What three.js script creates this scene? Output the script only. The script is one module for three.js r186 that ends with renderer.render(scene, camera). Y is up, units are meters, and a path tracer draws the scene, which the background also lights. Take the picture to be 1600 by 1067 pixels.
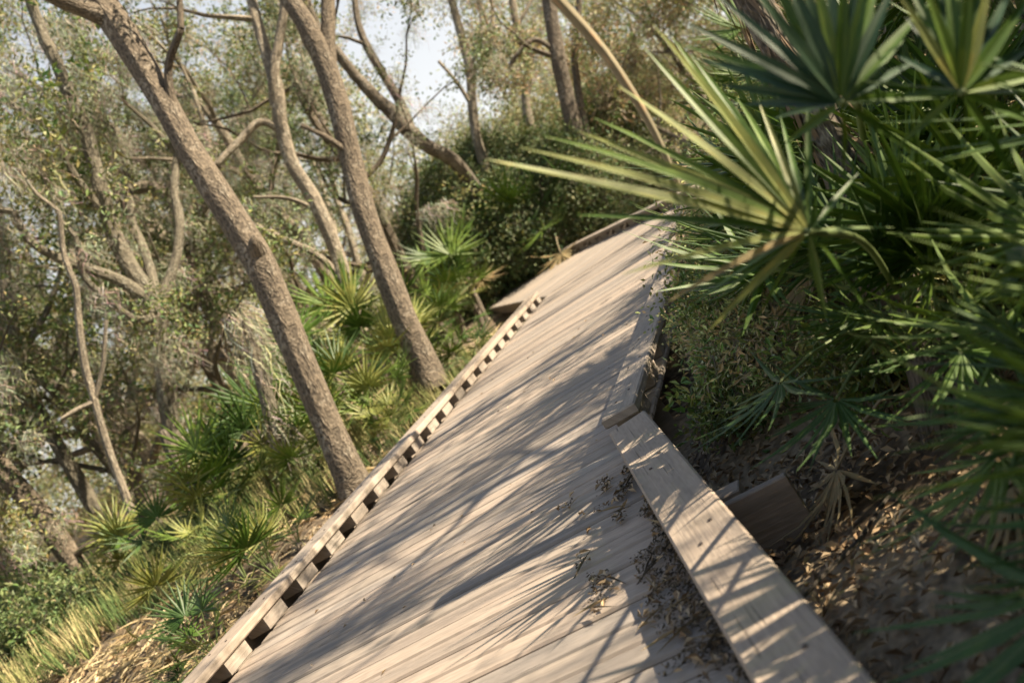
import * as THREE from 'three';
import { mergeGeometries } from 'three/addons/utils/BufferGeometryUtils.js';

// ---------------------------------------------------------------- camera, sky, sun, exposure
const scene = new THREE.Scene();
const camera = new THREE.PerspectiveCamera(39.16, 1600 / 1067, 0.05, 600);
camera.position.set(0, 1.264, 0);
camera.rotation.order = 'YXZ';
camera.rotation.set(THREE.MathUtils.degToRad(-6.13), 0, THREE.MathUtils.degToRad(-34));
camera.focus = 4.6;
camera.userData.fStop = 1.9;
scene.add(camera);

const renderer = new THREE.WebGLRenderer({ antialias: true });
renderer.toneMapping = THREE.LinearToneMapping;
renderer.toneMappingExposure = 3.0;
renderer.shadowMap.enabled = true;

const SUN = new THREE.Vector3(Math.cos(0.59) * Math.cos(0.16), Math.sin(0.59), Math.cos(0.59) * Math.sin(0.16));
{ // clear pale afternoon sky: whitish towards the horizon, soft blue overhead
  const w = 256, h = 128, d = new Float32Array(w * h * 4);
  for (let j = 0; j < h; j++) for (let i = 0; i < w; i++) {
    const e = Math.max(0, ((j + 0.5) / h - 0.5) * Math.PI), s = Math.pow(Math.sin(e), 0.75), o = (j * w + i) * 4;
    d[o] = 0.4 - 0.34 * s; d[o + 1] = 0.4 - 0.305 * s; d[o + 2] = 0.385 - 0.215 * s; d[o + 3] = 1;
  }
  const t = new THREE.DataTexture(d, w, h, THREE.RGBAFormat, THREE.FloatType);
  t.mapping = THREE.EquirectangularReflectionMapping; t.magFilter = THREE.LinearFilter; t.needsUpdate = true;
  scene.background = t; scene.environment = t;
}
const sun = new THREE.DirectionalLight(new THREE.Color().setRGB(1, 0.85, 0.64), 5);
sun.position.copy(SUN).multiplyScalar(60).add(new THREE.Vector3(0, 0, -10));
sun.target.position.set(0, 0, -10);
sun.castShadow = true; sun.shadow.mapSize.set(4096, 4096);
Object.assign(sun.shadow.camera, { left: -30, right: 30, top: 30, bottom: -30, near: 1, far: 140 });
scene.add(sun, sun.target);

// ---------------------------------------------------------------- helpers
const V = (x, y, z) => new THREE.Vector3(x, y, z);
function rngOf(seed) { let s = seed | 0; return () => { s = (s + 0x6d2b79f5) | 0; let t = Math.imul(s ^ (s >>> 15), 1 | s); t = (t + Math.imul(t ^ (t >>> 7), 61 | t)) ^ t; return ((t ^ (t >>> 14)) >>> 0) / 4294967296; }; }
const R = rngOf(77), rr = (a, b, r = R) => a + (b - a) * r();
const smooth = (a, b, x) => { const t = Math.min(1, Math.max(0, (x - a) / (b - a))); return t * t * (3 - 2 * t); };
// value noise on a lattice, period P in every axis
function hash3(x, y, z, s) { let h = Math.imul(x, 374761393) ^ Math.imul(y, 668265263) ^ Math.imul(z, 2147483647 ^ 1274126177) ^ Math.imul(s + 11, 1442695041); h = Math.imul(h ^ (h >>> 13), 1274126177); h ^= h >>> 16; return (h >>> 0) / 4294967296; }
function noise(x, y, z = 0, P = 4096, s = 0) {
  const xi = Math.floor(x), yi = Math.floor(y), zi = Math.floor(z), f = (t) => t * t * (3 - 2 * t), u = f(x - xi), v = f(y - yi), w = f(z - zi), [PX, PY] = P.length ? P : [P, P], m = (a, q) => ((a % q) + q) % q;
  const c = (i, j, k) => hash3(m(xi + i, PX), m(yi + j, PY), zi + k, s), L = (a, b, t) => a + (b - a) * t;
  return L(L(L(c(0, 0, 0), c(1, 0, 0), u), L(c(0, 1, 0), c(1, 1, 0), u), v), L(L(c(0, 0, 1), c(1, 0, 1), u), L(c(0, 1, 1), c(1, 1, 1), u), v), w) * 2 - 1;
}
const names = new Map();
function numbered(n) { const k = names.get(n) ?? 0; names.set(n, k + 1); return k ? n + '_' + String(k).padStart(3, '0') : n; }
function shade(o) { o.castShadow = o.receiveShadow = true; return o; }
function thing(name, label, category, pos = [0, 0, 0], group, kind) {
  const o = new THREE.Group(); o.name = numbered(name); o.position.set(...pos); o.userData.label = label; o.userData.category = category;
  if (group) o.userData.group = group; if (kind) o.userData.kind = kind; scene.add(o); return o;
}
function part(name, geo, mat, parent, label) { const m = shade(new THREE.Mesh(geo, mat)); m.name = name; if (label) m.userData.label = label; parent.add(m); return m; }
function instanced(name, geo, mat, mats, cols, parent) {
  const m = shade(new THREE.InstancedMesh(geo, mat, mats.length)); m.name = name; m.userData.kind = 'stuff';
  mats.forEach((q, i) => m.setMatrixAt(i, q)); if (cols) cols.forEach((c, i) => m.setColorAt(i, c)); parent.add(m); return m;
}
function geoOf(pos, nor, uv, idx, col) {
  const g = new THREE.BufferGeometry(); g.setAttribute('position', new THREE.Float32BufferAttribute(pos, 3));
  g.setAttribute('uv', new THREE.Float32BufferAttribute(uv && uv.length ? uv : new Float32Array(pos.length / 3 * 2), 2));
  if (col) g.setAttribute('color', new THREE.Float32BufferAttribute(col, 3));
  if (idx) g.setIndex(idx); if (nor) g.setAttribute('normal', new THREE.Float32BufferAttribute(nor, 3)); else g.computeVertexNormals(); return g;
}
function texture(w, h, f, srgb) { // f(x, y) -> [r, g, b] 0..1
  const d = new Uint8Array(w * h * 4);
  for (let j = 0; j < h; j++) for (let i = 0; i < w; i++) { const c = f(i / w, j / h), o = (j * w + i) * 4; for (let k = 0; k < 3; k++) d[o + k] = Math.max(0, Math.min(255, c[k] * 255)); d[o + 3] = 255; }
  const t = new THREE.DataTexture(d, w, h); t.wrapS = t.wrapT = THREE.RepeatWrapping; t.magFilter = THREE.LinearFilter; t.minFilter = THREE.LinearFilter; if (srgb) t.colorSpace = THREE.SRGBColorSpace; t.needsUpdate = true; return t;
}
const toS = (c) => c <= 0.0031308 ? 12.92 * c : 1.055 * Math.pow(c, 1 / 2.4) - 0.055;

// ---------------------------------------------------------------- materials
const std = (o) => new THREE.MeshStandardMaterial(o);
const lin = (r, g, b) => new THREE.Color().setRGB(r, g, b);
// weathered decking: long grain along u (one repeat = 2.4 m by 0.6 m), checks, grey and tan streaks
const grain = (x, y) => {
  const a = noise(x * 6, y * 90, 0, [6, 90], 1) * 0.5 + noise(x * 14, y * 210, 0, [14, 210], 2) * 0.35, b = noise(x * 5, y * 14, 0, [5, 14], 3), c = noise(x * 60, y * 60, 0, 60, 4);
  const crack = smooth(0.62, 0.8, noise(x * 5, y * 75, 3, [5, 75], 9) * 0.75 + noise(x * 20, y * 150, 5, [20, 150], 8) * 0.25);
  return [a, b, c, crack];
};
const woodMap = texture(1024, 512, (x, y) => {
  const [a, b, c, k] = grain(x, y), v = 1 + 0.18 * a + 0.15 * b + 0.1 * c - 0.45 * k, t = 0.5 + 0.5 * b;
  return [0.308 * v + 0.014 * t, 0.27 * v, 0.233 * v - 0.01 * t].map(toS);
}, true);
const woodBump = texture(1024, 512, (x, y) => { const [a, , c, k] = grain(x, y), v = 0.6 + 0.22 * a + 0.12 * c - 0.5 * k; return [v, v, v]; });
const deckMats = [[1, 1, 1], [0.86, 0.87, 0.88], [1.08, 1.03, 0.98], [0.78, 0.78, 0.78], [0.97, 0.95, 0.92]].map((c) => std({ color: lin(...c), map: woodMap, bumpMap: woodBump, bumpScale: 0.004, roughness: 0.86 }));
const railMats = [[1, 0.98, 0.95], [0.92, 0.9, 0.88], [0.98, 0.93, 0.87]].map((c) => std({ color: lin(...c), map: woodMap, bumpMap: woodBump, bumpScale: 0.004, roughness: 0.85 }));
const blockMats = [[0.96, 0.95, 0.94], [0.88, 0.88, 0.88]].map((c) => std({ color: lin(...c), map: woodMap, bumpMap: woodBump, bumpScale: 0.004, roughness: 0.9 }));
const beamMat = std({ color: lin(0.92, 0.9, 0.88), map: woodMap, bumpMap: woodBump, bumpScale: 0.004, roughness: 0.9 });
const boltMat = std({ color: lin(0.12, 0.1, 0.09), roughness: 0.6, metalness: 0.7 });
// bark: ridged plates, one repeat = 1 m by 1 m
const barkF = (x, y) => { const w = 0.05 * noise(x * 7, y * 7, 0, 7, 21) + 0.02 * noise(x * 17, y * 17, 0, 17, 26), w2 = 0.09 * noise(x * 11, y * 9, 5, [11, 9], 27); const r = 1 - Math.abs(0.65 * noise((x + w) * 26, (y + w2) * 9, 0, [26, 9], 22) + 0.35 * noise((x + w) * 53, (y + w2) * 23, 0, [53, 23], 28)) * 1.3; const q = noise(x * 61, y * 47, 0, [61, 47], 23), p = noise(x * 5, y * 3, 0, [5, 3], 24), l = smooth(0.15, 0.6, 0.7 * noise(x * 8 + w * 9, y * 7, 2, [8, 7], 25) + 0.3 * q); return [r, q, p, l]; };
const barkMap = texture(512, 512, (x, y) => { const [r, q, p, l] = barkF(x, y), v = 0.5 + 0.45 * r * r + 0.3 * q + 0.24 * p; return [(0.25 + 0.12 * l) * v, (0.212 + 0.125 * l) * v, (0.165 + 0.115 * l) * v].map(toS); }, true);
const barkBump = texture(512, 512, (x, y) => { const [r, q] = barkF(x, y), v = 0.2 + 0.55 * r + 0.16 * q; return [v, v, v]; });
const bark = [[0.68, 0.64, 0.59], [1.25, 1.25, 1.2], [0.66, 0.64, 0.62], [0.76, 0.79, 0.74], [0.6, 0.58, 0.56]].map((c) => std({ color: lin(...c), map: barkMap, bumpMap: barkBump, bumpScale: 0.016, roughness: 0.95 }));
// forest floor: sand, brown leaf mould and paler straw, one repeat = 3 m
const floorMap = texture(1024, 1024, (x, y) => {
  const a = noise(x * 7, y * 7, 0, 7, 31), b = noise(x * 60, y * 60, 0, 60, 32), c = noise(x * 190, y * 190, 0, 190, 33), s = smooth(-0.15, 0.45, a + 0.5 * b), v = 1 + 0.25 * b + 0.3 * c;
  return [(0.11 + 0.17 * s) * v, (0.08 + 0.14 * s) * v, (0.05 + 0.095 * s) * v].map(toS);
}, true);
const floorBump = texture(512, 512, (x, y) => { const v = 0.5 + 0.25 * noise(x * 40, y * 40, 0, 40, 35) + 0.25 * noise(x * 120, y * 120, 0, 120, 36); return [v, v, v]; });
const floorMat = std({ map: floorMap, bumpMap: floorBump, bumpScale: 0.03, roughness: 1 });
const leafMat = (r, g, b, rough = 0.6, tr = 0.3) => new THREE.MeshPhysicalMaterial({ color: lin(r, g, b), roughness: rough, transmission: tr, thickness: 0, side: THREE.DoubleSide, vertexColors: true });
const oakLeaf = leafMat(1, 1, 1, 0.7, 0.42), mossMat = leafMat(1, 1, 1, 1, 0.25), litterMat = std({ vertexColors: true, roughness: 0.9, side: THREE.DoubleSide });
// palmetto blades: fine lengthwise ribs and paler streaks
const bladeMap = texture(256, 256, (x, y) => { const v = 0.9 + 0.1 * Math.sin(x * Math.PI * 2 * 24) * 0.5 + 0.16 * noise(x * 30, y * 5, 0, [30, 5], 41) + 0.1 * noise(x * 8, y * 40, 0, [8, 40], 42), d = smooth(0.45, 0.75, noise(x * 9, y * 16, 0, [9, 16], 44)); return [0.72 * v + 0.28 * d, 0.75 * v + 0.12 * d, 0.7 * v + 0.05 * d].map(toS); }, true);
const blade = (r, g, b, rough = 0.5) => new THREE.MeshPhysicalMaterial({ color: lin(r, g, b), map: bladeMap, roughness: rough, specularIntensity: 0.6, transmission: 0.3, thickness: 0, side: THREE.DoubleSide });
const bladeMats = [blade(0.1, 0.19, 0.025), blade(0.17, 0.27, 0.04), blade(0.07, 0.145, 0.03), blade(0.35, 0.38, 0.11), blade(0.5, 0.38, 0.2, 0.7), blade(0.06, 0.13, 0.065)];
const stalkMats = [std({ color: lin(0.12, 0.16, 0.05), roughness: 0.6 }), std({ color: lin(0.4, 0.33, 0.23), roughness: 0.95, map: bladeMap })];

// ---------------------------------------------------------------- plan of the walk (metres): a across, b along the second run
const LX = -2.356, LZ = -5.304, DX = 0.332, DZ = -0.943, NX = 0.943, NZ = 0.332;
const plan = (a, b) => [LX + NX * a + DX * b, LZ + NZ * a + DZ * b];
const acrossOf = (x, z) => (x - LX) * NX + (z - LZ) * NZ, alongOf = (x, z) => (x - LX) * DX + (z - LZ) * DZ;
const D3 = [-0.23, -0.973], N3 = [0.973, -0.23], D3L = [-0.16, -0.987], D3R = [-0.3, -0.954];
const C3L = plan(-0.022, 9.6), C3R = plan(2.71, 10.4);
function groundAt(x, z) {
  const a = acrossOf(x, z), b = alongOf(x, z);
  const left = smooth(0.2, 3.2, -a) * smooth(-1, 6, b) * 0.55 + smooth(4, 14, -a) * 0.5, right = smooth(2.75, 4.9, a) * 0.28 + (smooth(2.72, 3.1, a) * 0.3 + smooth(3, 4.8, a) * 0.4) * smooth(-0.1, 0.9, b);
  const far = b > 9 ? smooth(9, 12, b) * -0.25 * (1 - smooth(14, 30, b)) : 0;
  return -0.34 + left + right + far + 0.05 * noise(x * 0.7, z * 0.7, 0, 4096, 51) + 0.025 * noise(x * 2.3, z * 2.3, 0, 4096, 52) + 0.5 * smooth(20, 60, Math.hypot(x, z)) * noise(x * 0.06, z * 0.06, 3, 4096, 53);
}
{ // one sheet to the horizon, fine near the walk
  const ax = [], N = 150; for (let i = 0; i <= N; i++) { const t = i / N * 2 - 1; ax.push(Math.sign(t) * (Math.abs(t) * 14 + Math.pow(Math.abs(t), 5) * 286)); }
  const pos = [], uv = [], idx = [];
  for (const zz of ax) for (const xx of ax) { const x = xx, z = zz - 8; pos.push(x, groundAt(x, z), z); uv.push(x / 3, -z / 3); }
  for (let j = 0; j < N; j++) for (let i = 0; i < N; i++) { const q = j * (N + 1) + i; idx.push(q, q + N + 1, q + 1, q + 1, q + N + 1, q + N + 2); }
  const g = part('ground', geoOf(pos, null, uv, idx), floorMat, scene); g.userData = { kind: 'structure', label: 'sandy forest floor strewn with brown leaf litter', category: 'ground' };
}

// ---------------------------------------------------------------- timber
// prism over a convex outline [x, z][] with chamfered top and bottom edges; u runs along dir
function prism(poly, top, bot, ch, dir, off = [0, 0]) {
  let A = 0; poly.forEach((p, i) => { const q = poly[(i + 1) % poly.length]; A += p[0] * q[1] - q[0] * p[1]; }); if (A > 0) poly = poly.slice().reverse();
  const n = poly.length, cx = poly.reduce((s, p) => s + p[0], 0) / n, cz = poly.reduce((s, p) => s + p[1], 0) / n;
  const inset = poly.map((p, i) => { const a = poly[(i + n - 1) % n], b = poly[(i + 1) % n], e1 = [p[0] - a[0], p[1] - a[1]], e2 = [b[0] - p[0], b[1] - p[1]], l1 = Math.hypot(...e1), l2 = Math.hypot(...e2), n1 = [e1[1] / l1, -e1[0] / l1], n2 = [e2[1] / l2, -e2[0] / l2]; let m = [n1[0] + n2[0], n1[1] + n2[1]]; const s = (m[0] * (cx - p[0]) + m[1] * (cz - p[1])) < 0 ? -1 : 1; const k = ch / Math.max(0.35, (1 + n1[0] * n2[0] + n1[1] * n2[1]) / 1); return [p[0] + s * m[0] * k, p[1] + s * m[1] * k]; });
  const pos = [], uv = [], U = (x, y, z, side) => { const l = x * dir[0] + z * dir[1], w = x * -dir[1] + z * dir[0]; uv.push(l / 2.4 + off[0], (side ? w + y : w) / 0.6 + off[1]); };
  const T = (a, b, c, side) => { for (const p of [a, b, c]) { pos.push(...p); U(...p, side); } };
  const ring = (pl, y) => pl.map((p) => [p[0], y, p[1]]), r = [ring(inset, top), ring(poly, top - ch), ring(poly, bot + ch), ring(inset, bot)];
  for (let i = 1; i < n - 1; i++) { T(r[0][0], r[0][i], r[0][i + 1], 0); T(r[3][0], r[3][i + 1], r[3][i], 0); }
  for (let k = 0; k < 3; k++) for (let i = 0; i < n; i++) { const j = (i + 1) % n; T(r[k][i], r[k + 1][i], r[k + 1][j], 1); T(r[k][i], r[k + 1][j], r[k][j], 1); }
  const g = geoOf(pos, null, uv); // make every face point away from the middle
  const P = g.attributes.position, mid = V(cx, (top + bot) / 2, cz), a = V(), b = V(), c = V();
  for (let i = 0; i < P.count; i += 3) { a.fromBufferAttribute(P, i); b.fromBufferAttribute(P, i + 1); c.fromBufferAttribute(P, i + 2); const nn = b.clone().sub(a).cross(c.clone().sub(a)); if (nn.dot(a.clone().add(b).add(c).divideScalar(3).sub(mid)) < 0) { P.setXYZ(i + 1, c.x, c.y, c.z); P.setXYZ(i + 2, b.x, b.y, b.z); const t = g.attributes.uv, u1 = t.getX(i + 1), v1 = t.getY(i + 1); t.setXY(i + 1, t.getX(i + 2), t.getY(i + 2)); t.setXY(i + 2, u1, v1); } }
  g.computeVertexNormals(); return g;
}
const rect = (x0, z0, x1, z1, w0, w1) => { const l = Math.hypot(x1 - x0, z1 - z0), dx = (x1 - x0) / l, dz = (z1 - z0) / l, nx = -dz, nz = dx; return { poly: [[x0 + nx * w0, z0 + nz * w0], [x1 + nx * w0, z1 + nz * w0], [x1 + nx * w1, z1 + nz * w1], [x0 + nx * w1, z0 + nz * w1]], dir: [dx, dz] }; };
function clip(poly, p, n) { // keep where (q - p).n >= 0
  const out = [], s = (q) => (q[0] - p[0]) * n[0] + (q[1] - p[1]) * n[1];
  poly.forEach((a, i) => { const b = poly[(i + 1) % poly.length], sa = s(a), sb = s(b); if (sa >= 0) out.push(a); if ((sa >= 0) !== (sb >= 0)) { const t = sa / (sa - sb); out.push([a[0] + (b[0] - a[0]) * t, a[1] + (b[1] - a[1]) * t]); } });
  return out;
}
const walk = thing('boardwalk', 'weathered timber boardwalk zigzagging away through the trees', 'boardwalk');
function boards(outline, o, along, across, from, to, width, gap) { // cut strips across an outline
  const r = rngOf(from * 100 + 5);
  for (let b = from; b < to; b += width + gap) {
    const w0 = b, w1 = Math.min(b + width, to - 0.002), P = (t, s) => [o[0] + along[0] * t + across[0] * s, o[1] + along[1] * t + across[1] * s];
    const t0 = rr(-0.005, 0.005, r), t1 = rr(-0.006, 0.006, r);
    let poly = outline.slice(); poly = clip(poly, P(w0, 0), along); poly = clip(poly, P(w1, 0), [-along[0], -along[1]]);
    if (poly.length < 3) continue;
    const s = poly.map((q) => (q[0] - o[0]) * across[0] + (q[1] - o[1]) * across[1]), lo = Math.min(...s), hi = Math.max(...s); if (hi - lo < 0.15) continue;
    poly = poly.map((q, i) => { const k = s[i] - lo < (hi - lo) * 0.5 ? t0 : t1; return [q[0] + across[0] * k, q[1] + across[1] * k]; });
    const clean = poly.filter((q, i) => { const z = poly[(i + 1) % poly.length]; return Math.hypot(q[0] - z[0], q[1] - z[1]) > 0.004; }); if (clean.length < 3) continue;
    const dy = rr(-0.004, 0.003, r);
    part('plank', prism(clean, dy, dy - 0.037, 0.009, across, [rr(0, 1, r), rr(0, 1, r)]), deckMats[Math.floor(r() * 5)], walk);
  }
}
const CX = 0.14, CZ = -4.485, cornerA = acrossOf(CX, CZ), cornerB = alongOf(CX, CZ), R1 = [0.047, -0.9989];
const back = [CX - R1[0] * 6.5 + 0.185, CZ - R1[1] * 6.5];
boards([plan(-0.022, cornerB), [CX + NX * 0.19, CZ + NZ * 0.19], back, plan(-0.022, -7)], [LX, LZ], [DX, DZ], [NX, NZ], cornerB - 4.2, cornerB, 0.132, 0.013);
boards([plan(-0.022, cornerB), plan(2.71, cornerB), C3R, plan(-0.022, 9.6)], [LX, LZ], [DX, DZ], [NX, NZ], cornerB, 11.2, 0.132, 0.013);
boards([C3L, C3R, [C3R[0] + D3R[0] * 11.4, C3R[1] + D3R[1] * 11.4], [C3L[0] + D3L[0] * 11, C3L[1] + D3L[1] * 11]], C3L, D3, N3, -1.2, 10.8, 0.132, 0.014);
// kerb rails: a thick timber on spacer blocks; boards butt end to end
const RT = 0.158, RB = 0.1;
function kerb(x0, z0, x1, z1, w0, w1, pitch, blockLen, seed, label, boardLen = 3.6, phase = 0, o = {}) {
  const r = rngOf(seed), L = Math.hypot(x1 - x0, z1 - z0), dx = (x1 - x0) / L, dz = (z1 - z0) / L, at = (t) => [x0 + dx * t, z0 + dz * t];
  let rail = null;
  for (let t = 0; t < L - 0.05;) {
    const e = Math.min(L, t + boardLen), a = at(t + 0.003), b = at(e - 0.003), j = rr(-0.006, 0.006, r), q = rect(...a, ...b, w0 + j, w1 + j), y = rr(-0.003, 0.003, r);
    const seg = part('kerb_rail', prism(q.poly, RT + y, RB + y, 0.009, q.dir, [rr(0, 1, r), rr(0, 1, r)]), railMats[Math.floor(r() * 3)], walk, label); rail = rail || seg;
    for (let s = t + phase; s < e - blockLen * 0.5; s += pitch) {
      const s1 = Math.min(s + blockLen, L), c = at(s), d = at(s1), bl = rect(...c, ...d, w0 + (o.a ?? 0.03), w1 - (o.b ?? 0.03));
      part('spacer_block', prism(bl.poly, RB - 0.0035, 0.0045, 0.006, bl.dir, [rr(0, 1, r), rr(0, 1, r)]), blockMats[Math.floor(r() * 2)], seg);
      for (const f of [0.3, 0.7]) { const m = at(s + blockLen * f), wm = (w0 + w1) / 2 + (f - 0.5) * 0.16; const g = new THREE.CylinderGeometry(0.008, 0.008, 0.006, 6); g.translate(m[0] - dz * wm, RT + y + 0.001, m[1] + dx * wm); part('bolt_head', g, boltMat, seg); }
    }
    t = e;
  }
}
// rails (w0..w1 measured to the right of the direction of travel)
{ const p = plan(0, -2.9), q = plan(0, 9.25); kerb(...p, ...q, -0.2, 0, 0.476, 0.245, 3, 'sunlit kerb rail on open spacer blocks', 3.808, 0.06, { a: 0.012, b: 0.02 });
  const f = rect(...plan(-0.206, -2.9), ...plan(-0.206, 9.25), -0.024, 0); part('added_backing_board', prism(f.poly, 0.094, -0.24, 0.004, f.dir), beamMat, walk); }  // board added behind the spacer gaps to keep light out of them
{ const s = 0.0; kerb(CX - R1[0] * 6, CZ - R1[1] * 6, CX + R1[0] * s, CZ + R1[1] * s, 0, 0.205, 0.9, 0.3, 9, 'short near kerb rail ending square at the bend', 6, 0.55); }
{ const p = plan(2.53, cornerB + 0.3), q = plan(2.53, 10.15); kerb(...p, ...q, 0, 0.2, 0.62, 0.3, 12, 'kerb rail starting beyond the bend', 3.72, 0.1); }
{ const o = plan(2.53, 10.25), f = rect(o[0], o[1], o[0] + D3R[0] * 10.9, o[1] + D3R[1] * 10.9, 0.19, 0.21); part('added_backing_board', prism(f.poly, 0.094, -0.24, 0.004, f.dir), beamMat, walk); kerb(o[0] + D3R[0] * 0.1, o[1] + D3R[1] * 0.1, o[0] + D3R[0] * 10.9, o[1] + D3R[1] * 10.9, 0, 0.2, 0.6, 0.25, 14, 'shaded kerb rail along the far run', 3.5, 0.15); }  // backing board added here too, so this rail's gaps stay dark
// stringers, joist ends and posts
function beam(x0, z0, x1, z1, w, top, bot, name = 'stringer') { const q = rect(x0, z0, x1, z1, -w / 2, w / 2); part(name, prism(q.poly, top, bot, 0.005, q.dir, [R(), R()]), beamMat, walk); }
function post(x, z, top, s = 0.1) { const y = groundAt(x, z) - 0.15; if (y < top - 0.1) part('post', prism([[x - s / 2, z - s / 2], [x + s / 2, z - s / 2], [x + s / 2, z + s / 2], [x - s / 2, z + s / 2]], top, y, 0.004, [1, 0]), beamMat, walk); }
for (const a of [-0.15, 1.2, 2.5]) { beam(...plan(a, -3.5), ...plan(a, a < 2 ? 9.3 : 10), 0.07, -0.046, -0.22); for (let b = -3; b < 10; b += 2.1) post(...plan(a + 0.09, b), -0.06, 0.1); }
for (const [o, d] of [[[C3L[0] + 0.09, C3L[1]], D3L], [[C3R[0] - 0.12, C3R[1]], D3R]]) { beam(o[0] + d[0] * 0.3, o[1] + d[1] * 0.3, o[0] + d[0] * 10.4, o[1] + d[1] * 10.4, 0.07, -0.046, -0.2); for (let t = 0.6; t < 10; t += 0.75) post(o[0] + d[0] * t + 0.09, o[1] + d[1] * t, -0.06, 0.09); }
{ // joist end and its cut post sticking out beyond the near rail
  const p = [0.31, -3.56]; beam(p[0] - 0.25, p[1] - 0.09, p[0] + 0.1, p[1] + 0.035, 0.1, -0.05, -0.17, 'joist'); beam(p[0] - 0.1, p[1] + 0.1, p[0] + 0.24, p[1] + 0.22, 0.04, -0.045, -0.3, 'joist');
}

// ---------------------------------------------------------------- tree building
function tube(pts, rad, sides, o = {}) { // swept along a smooth curve, knobbly
  const curve = new THREE.CatmullRomCurve3(pts, false, 'centripetal'), L = curve.getLength(), n = Math.max(3, Math.round(o.n ?? Math.max(pts.length * 2, L * (o.per ?? 3)))), sd = o.seed ?? 1, knob = o.knob ?? 0.12;
  const pos = [], uv = [], idx = []; let nx = null, prevT = null;
  for (let i = 0; i <= n; i++) {
    const t = i / n, p = curve.getPoint(t), T = curve.getTangent(t);
    if (!nx) { nx = Math.abs(T.y) < 0.9 ? V(0, 1, 0).cross(T) : V(1, 0, 0).cross(T); nx.normalize(); } else { nx.sub(T.clone().multiplyScalar(nx.dot(T))).normalize(); }
    const bx = T.clone().cross(nx), f = t * (rad.length - 1), k = Math.min(rad.length - 2, Math.floor(f)), r0 = rad[k] + (rad[k + 1] - rad[k]) * (f - k);
    for (let j = 0; j <= sides; j++) {
      const a = j / sides * Math.PI * 2, ca = Math.cos(a), sa = Math.sin(a), q = r0 * (1 + knob * noise(ca * 1.2 + sd * 7, sa * 1.2, t * L * 1.6 / Math.max(0.3, r0 * 6), 4096, 61) + knob * 0.35 * noise(ca * 2.5 + sd, sa * 2.5, t * L * 2.7, 4096, 62));
      pos.push(p.x + (nx.x * ca + bx.x * sa) * q, p.y + (nx.y * ca + bx.y * sa) * q, p.z + (nx.z * ca + bx.z * sa) * q); uv.push(j / sides * Math.max(1, Math.round(r0 * 6.28)), t * L);
    }
  }
  for (let i = 0; i < n; i++) for (let j = 0; j < sides; j++) { const q = i * (sides + 1) + j; idx.push(q, q + 1, q + sides + 1, q + 1, q + sides + 2, q + sides + 1); }
  const c = pos.length / 3, e = curve.getPoint(1); pos.push(e.x, e.y, e.z); uv.push(0, 0); for (let j = 0; j < sides; j++) idx.push(n * (sides + 1) + j, n * (sides + 1) + j + 1, c);
  return geoOf(pos, null, uv, idx);
}
const vec = (p) => V(p[0], p[1], p[2]);
// a wandering branch with offspring; fills lists of tubes and of leaf spots
function grow(r, p, dir, len, rad, level, out, o) {
  const n = Math.max(3, Math.round(len / (o.step ?? 0.45))), pts = [p.clone()], d = dir.clone().normalize(), rs = [rad]; let q = p.clone();
  const kids = [];
  for (let i = 1; i <= n; i++) {
    d.x += rr(-1, 1, r) * o.wander; d.y += rr(-1, 1, r) * o.wander * 0.8 + (o.lift ?? 0.05); d.z += rr(-1, 1, r) * o.wander; d.normalize();
    q = q.clone().addScaledVector(d, len / n); pts.push(q); rs.push(rad * (1 - 0.72 * i / n));
    if (level > 0 && i > n * 0.2 && r() < o.fork) kids.push([q.clone(), d.clone(), i / n]);
    if (level <= 1 && i > n * 0.25) out.spots.push([q.clone(), level]);
  }
  out.tubes.push(tube(pts, rs, rad > 0.06 ? 8 : rad > 0.02 ? 6 : 4, { n: n * (rad > 0.05 ? 2 : 1), knob: rad > 0.03 ? 0.14 : 0.05, seed: Math.floor(r() * 99) }));
  for (const [kp, kd, f] of kids) { const s = V(rr(-1, 1, r), rr(-0.5, 1, r), rr(-1, 1, r)).normalize(); grow(r, kp, kd.clone().multiplyScalar(0.7).addScaledVector(s, 0.95), len * rr(0.45, 0.75, r) * (1.1 - 0.4 * f), rad * (1 - 0.7 * f) * 0.62, level - 1, out, o); }
  if (level > 0) grow(r, q, d, len * 0.55, rad * 0.3, level - 1, out, o);
}
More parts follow.
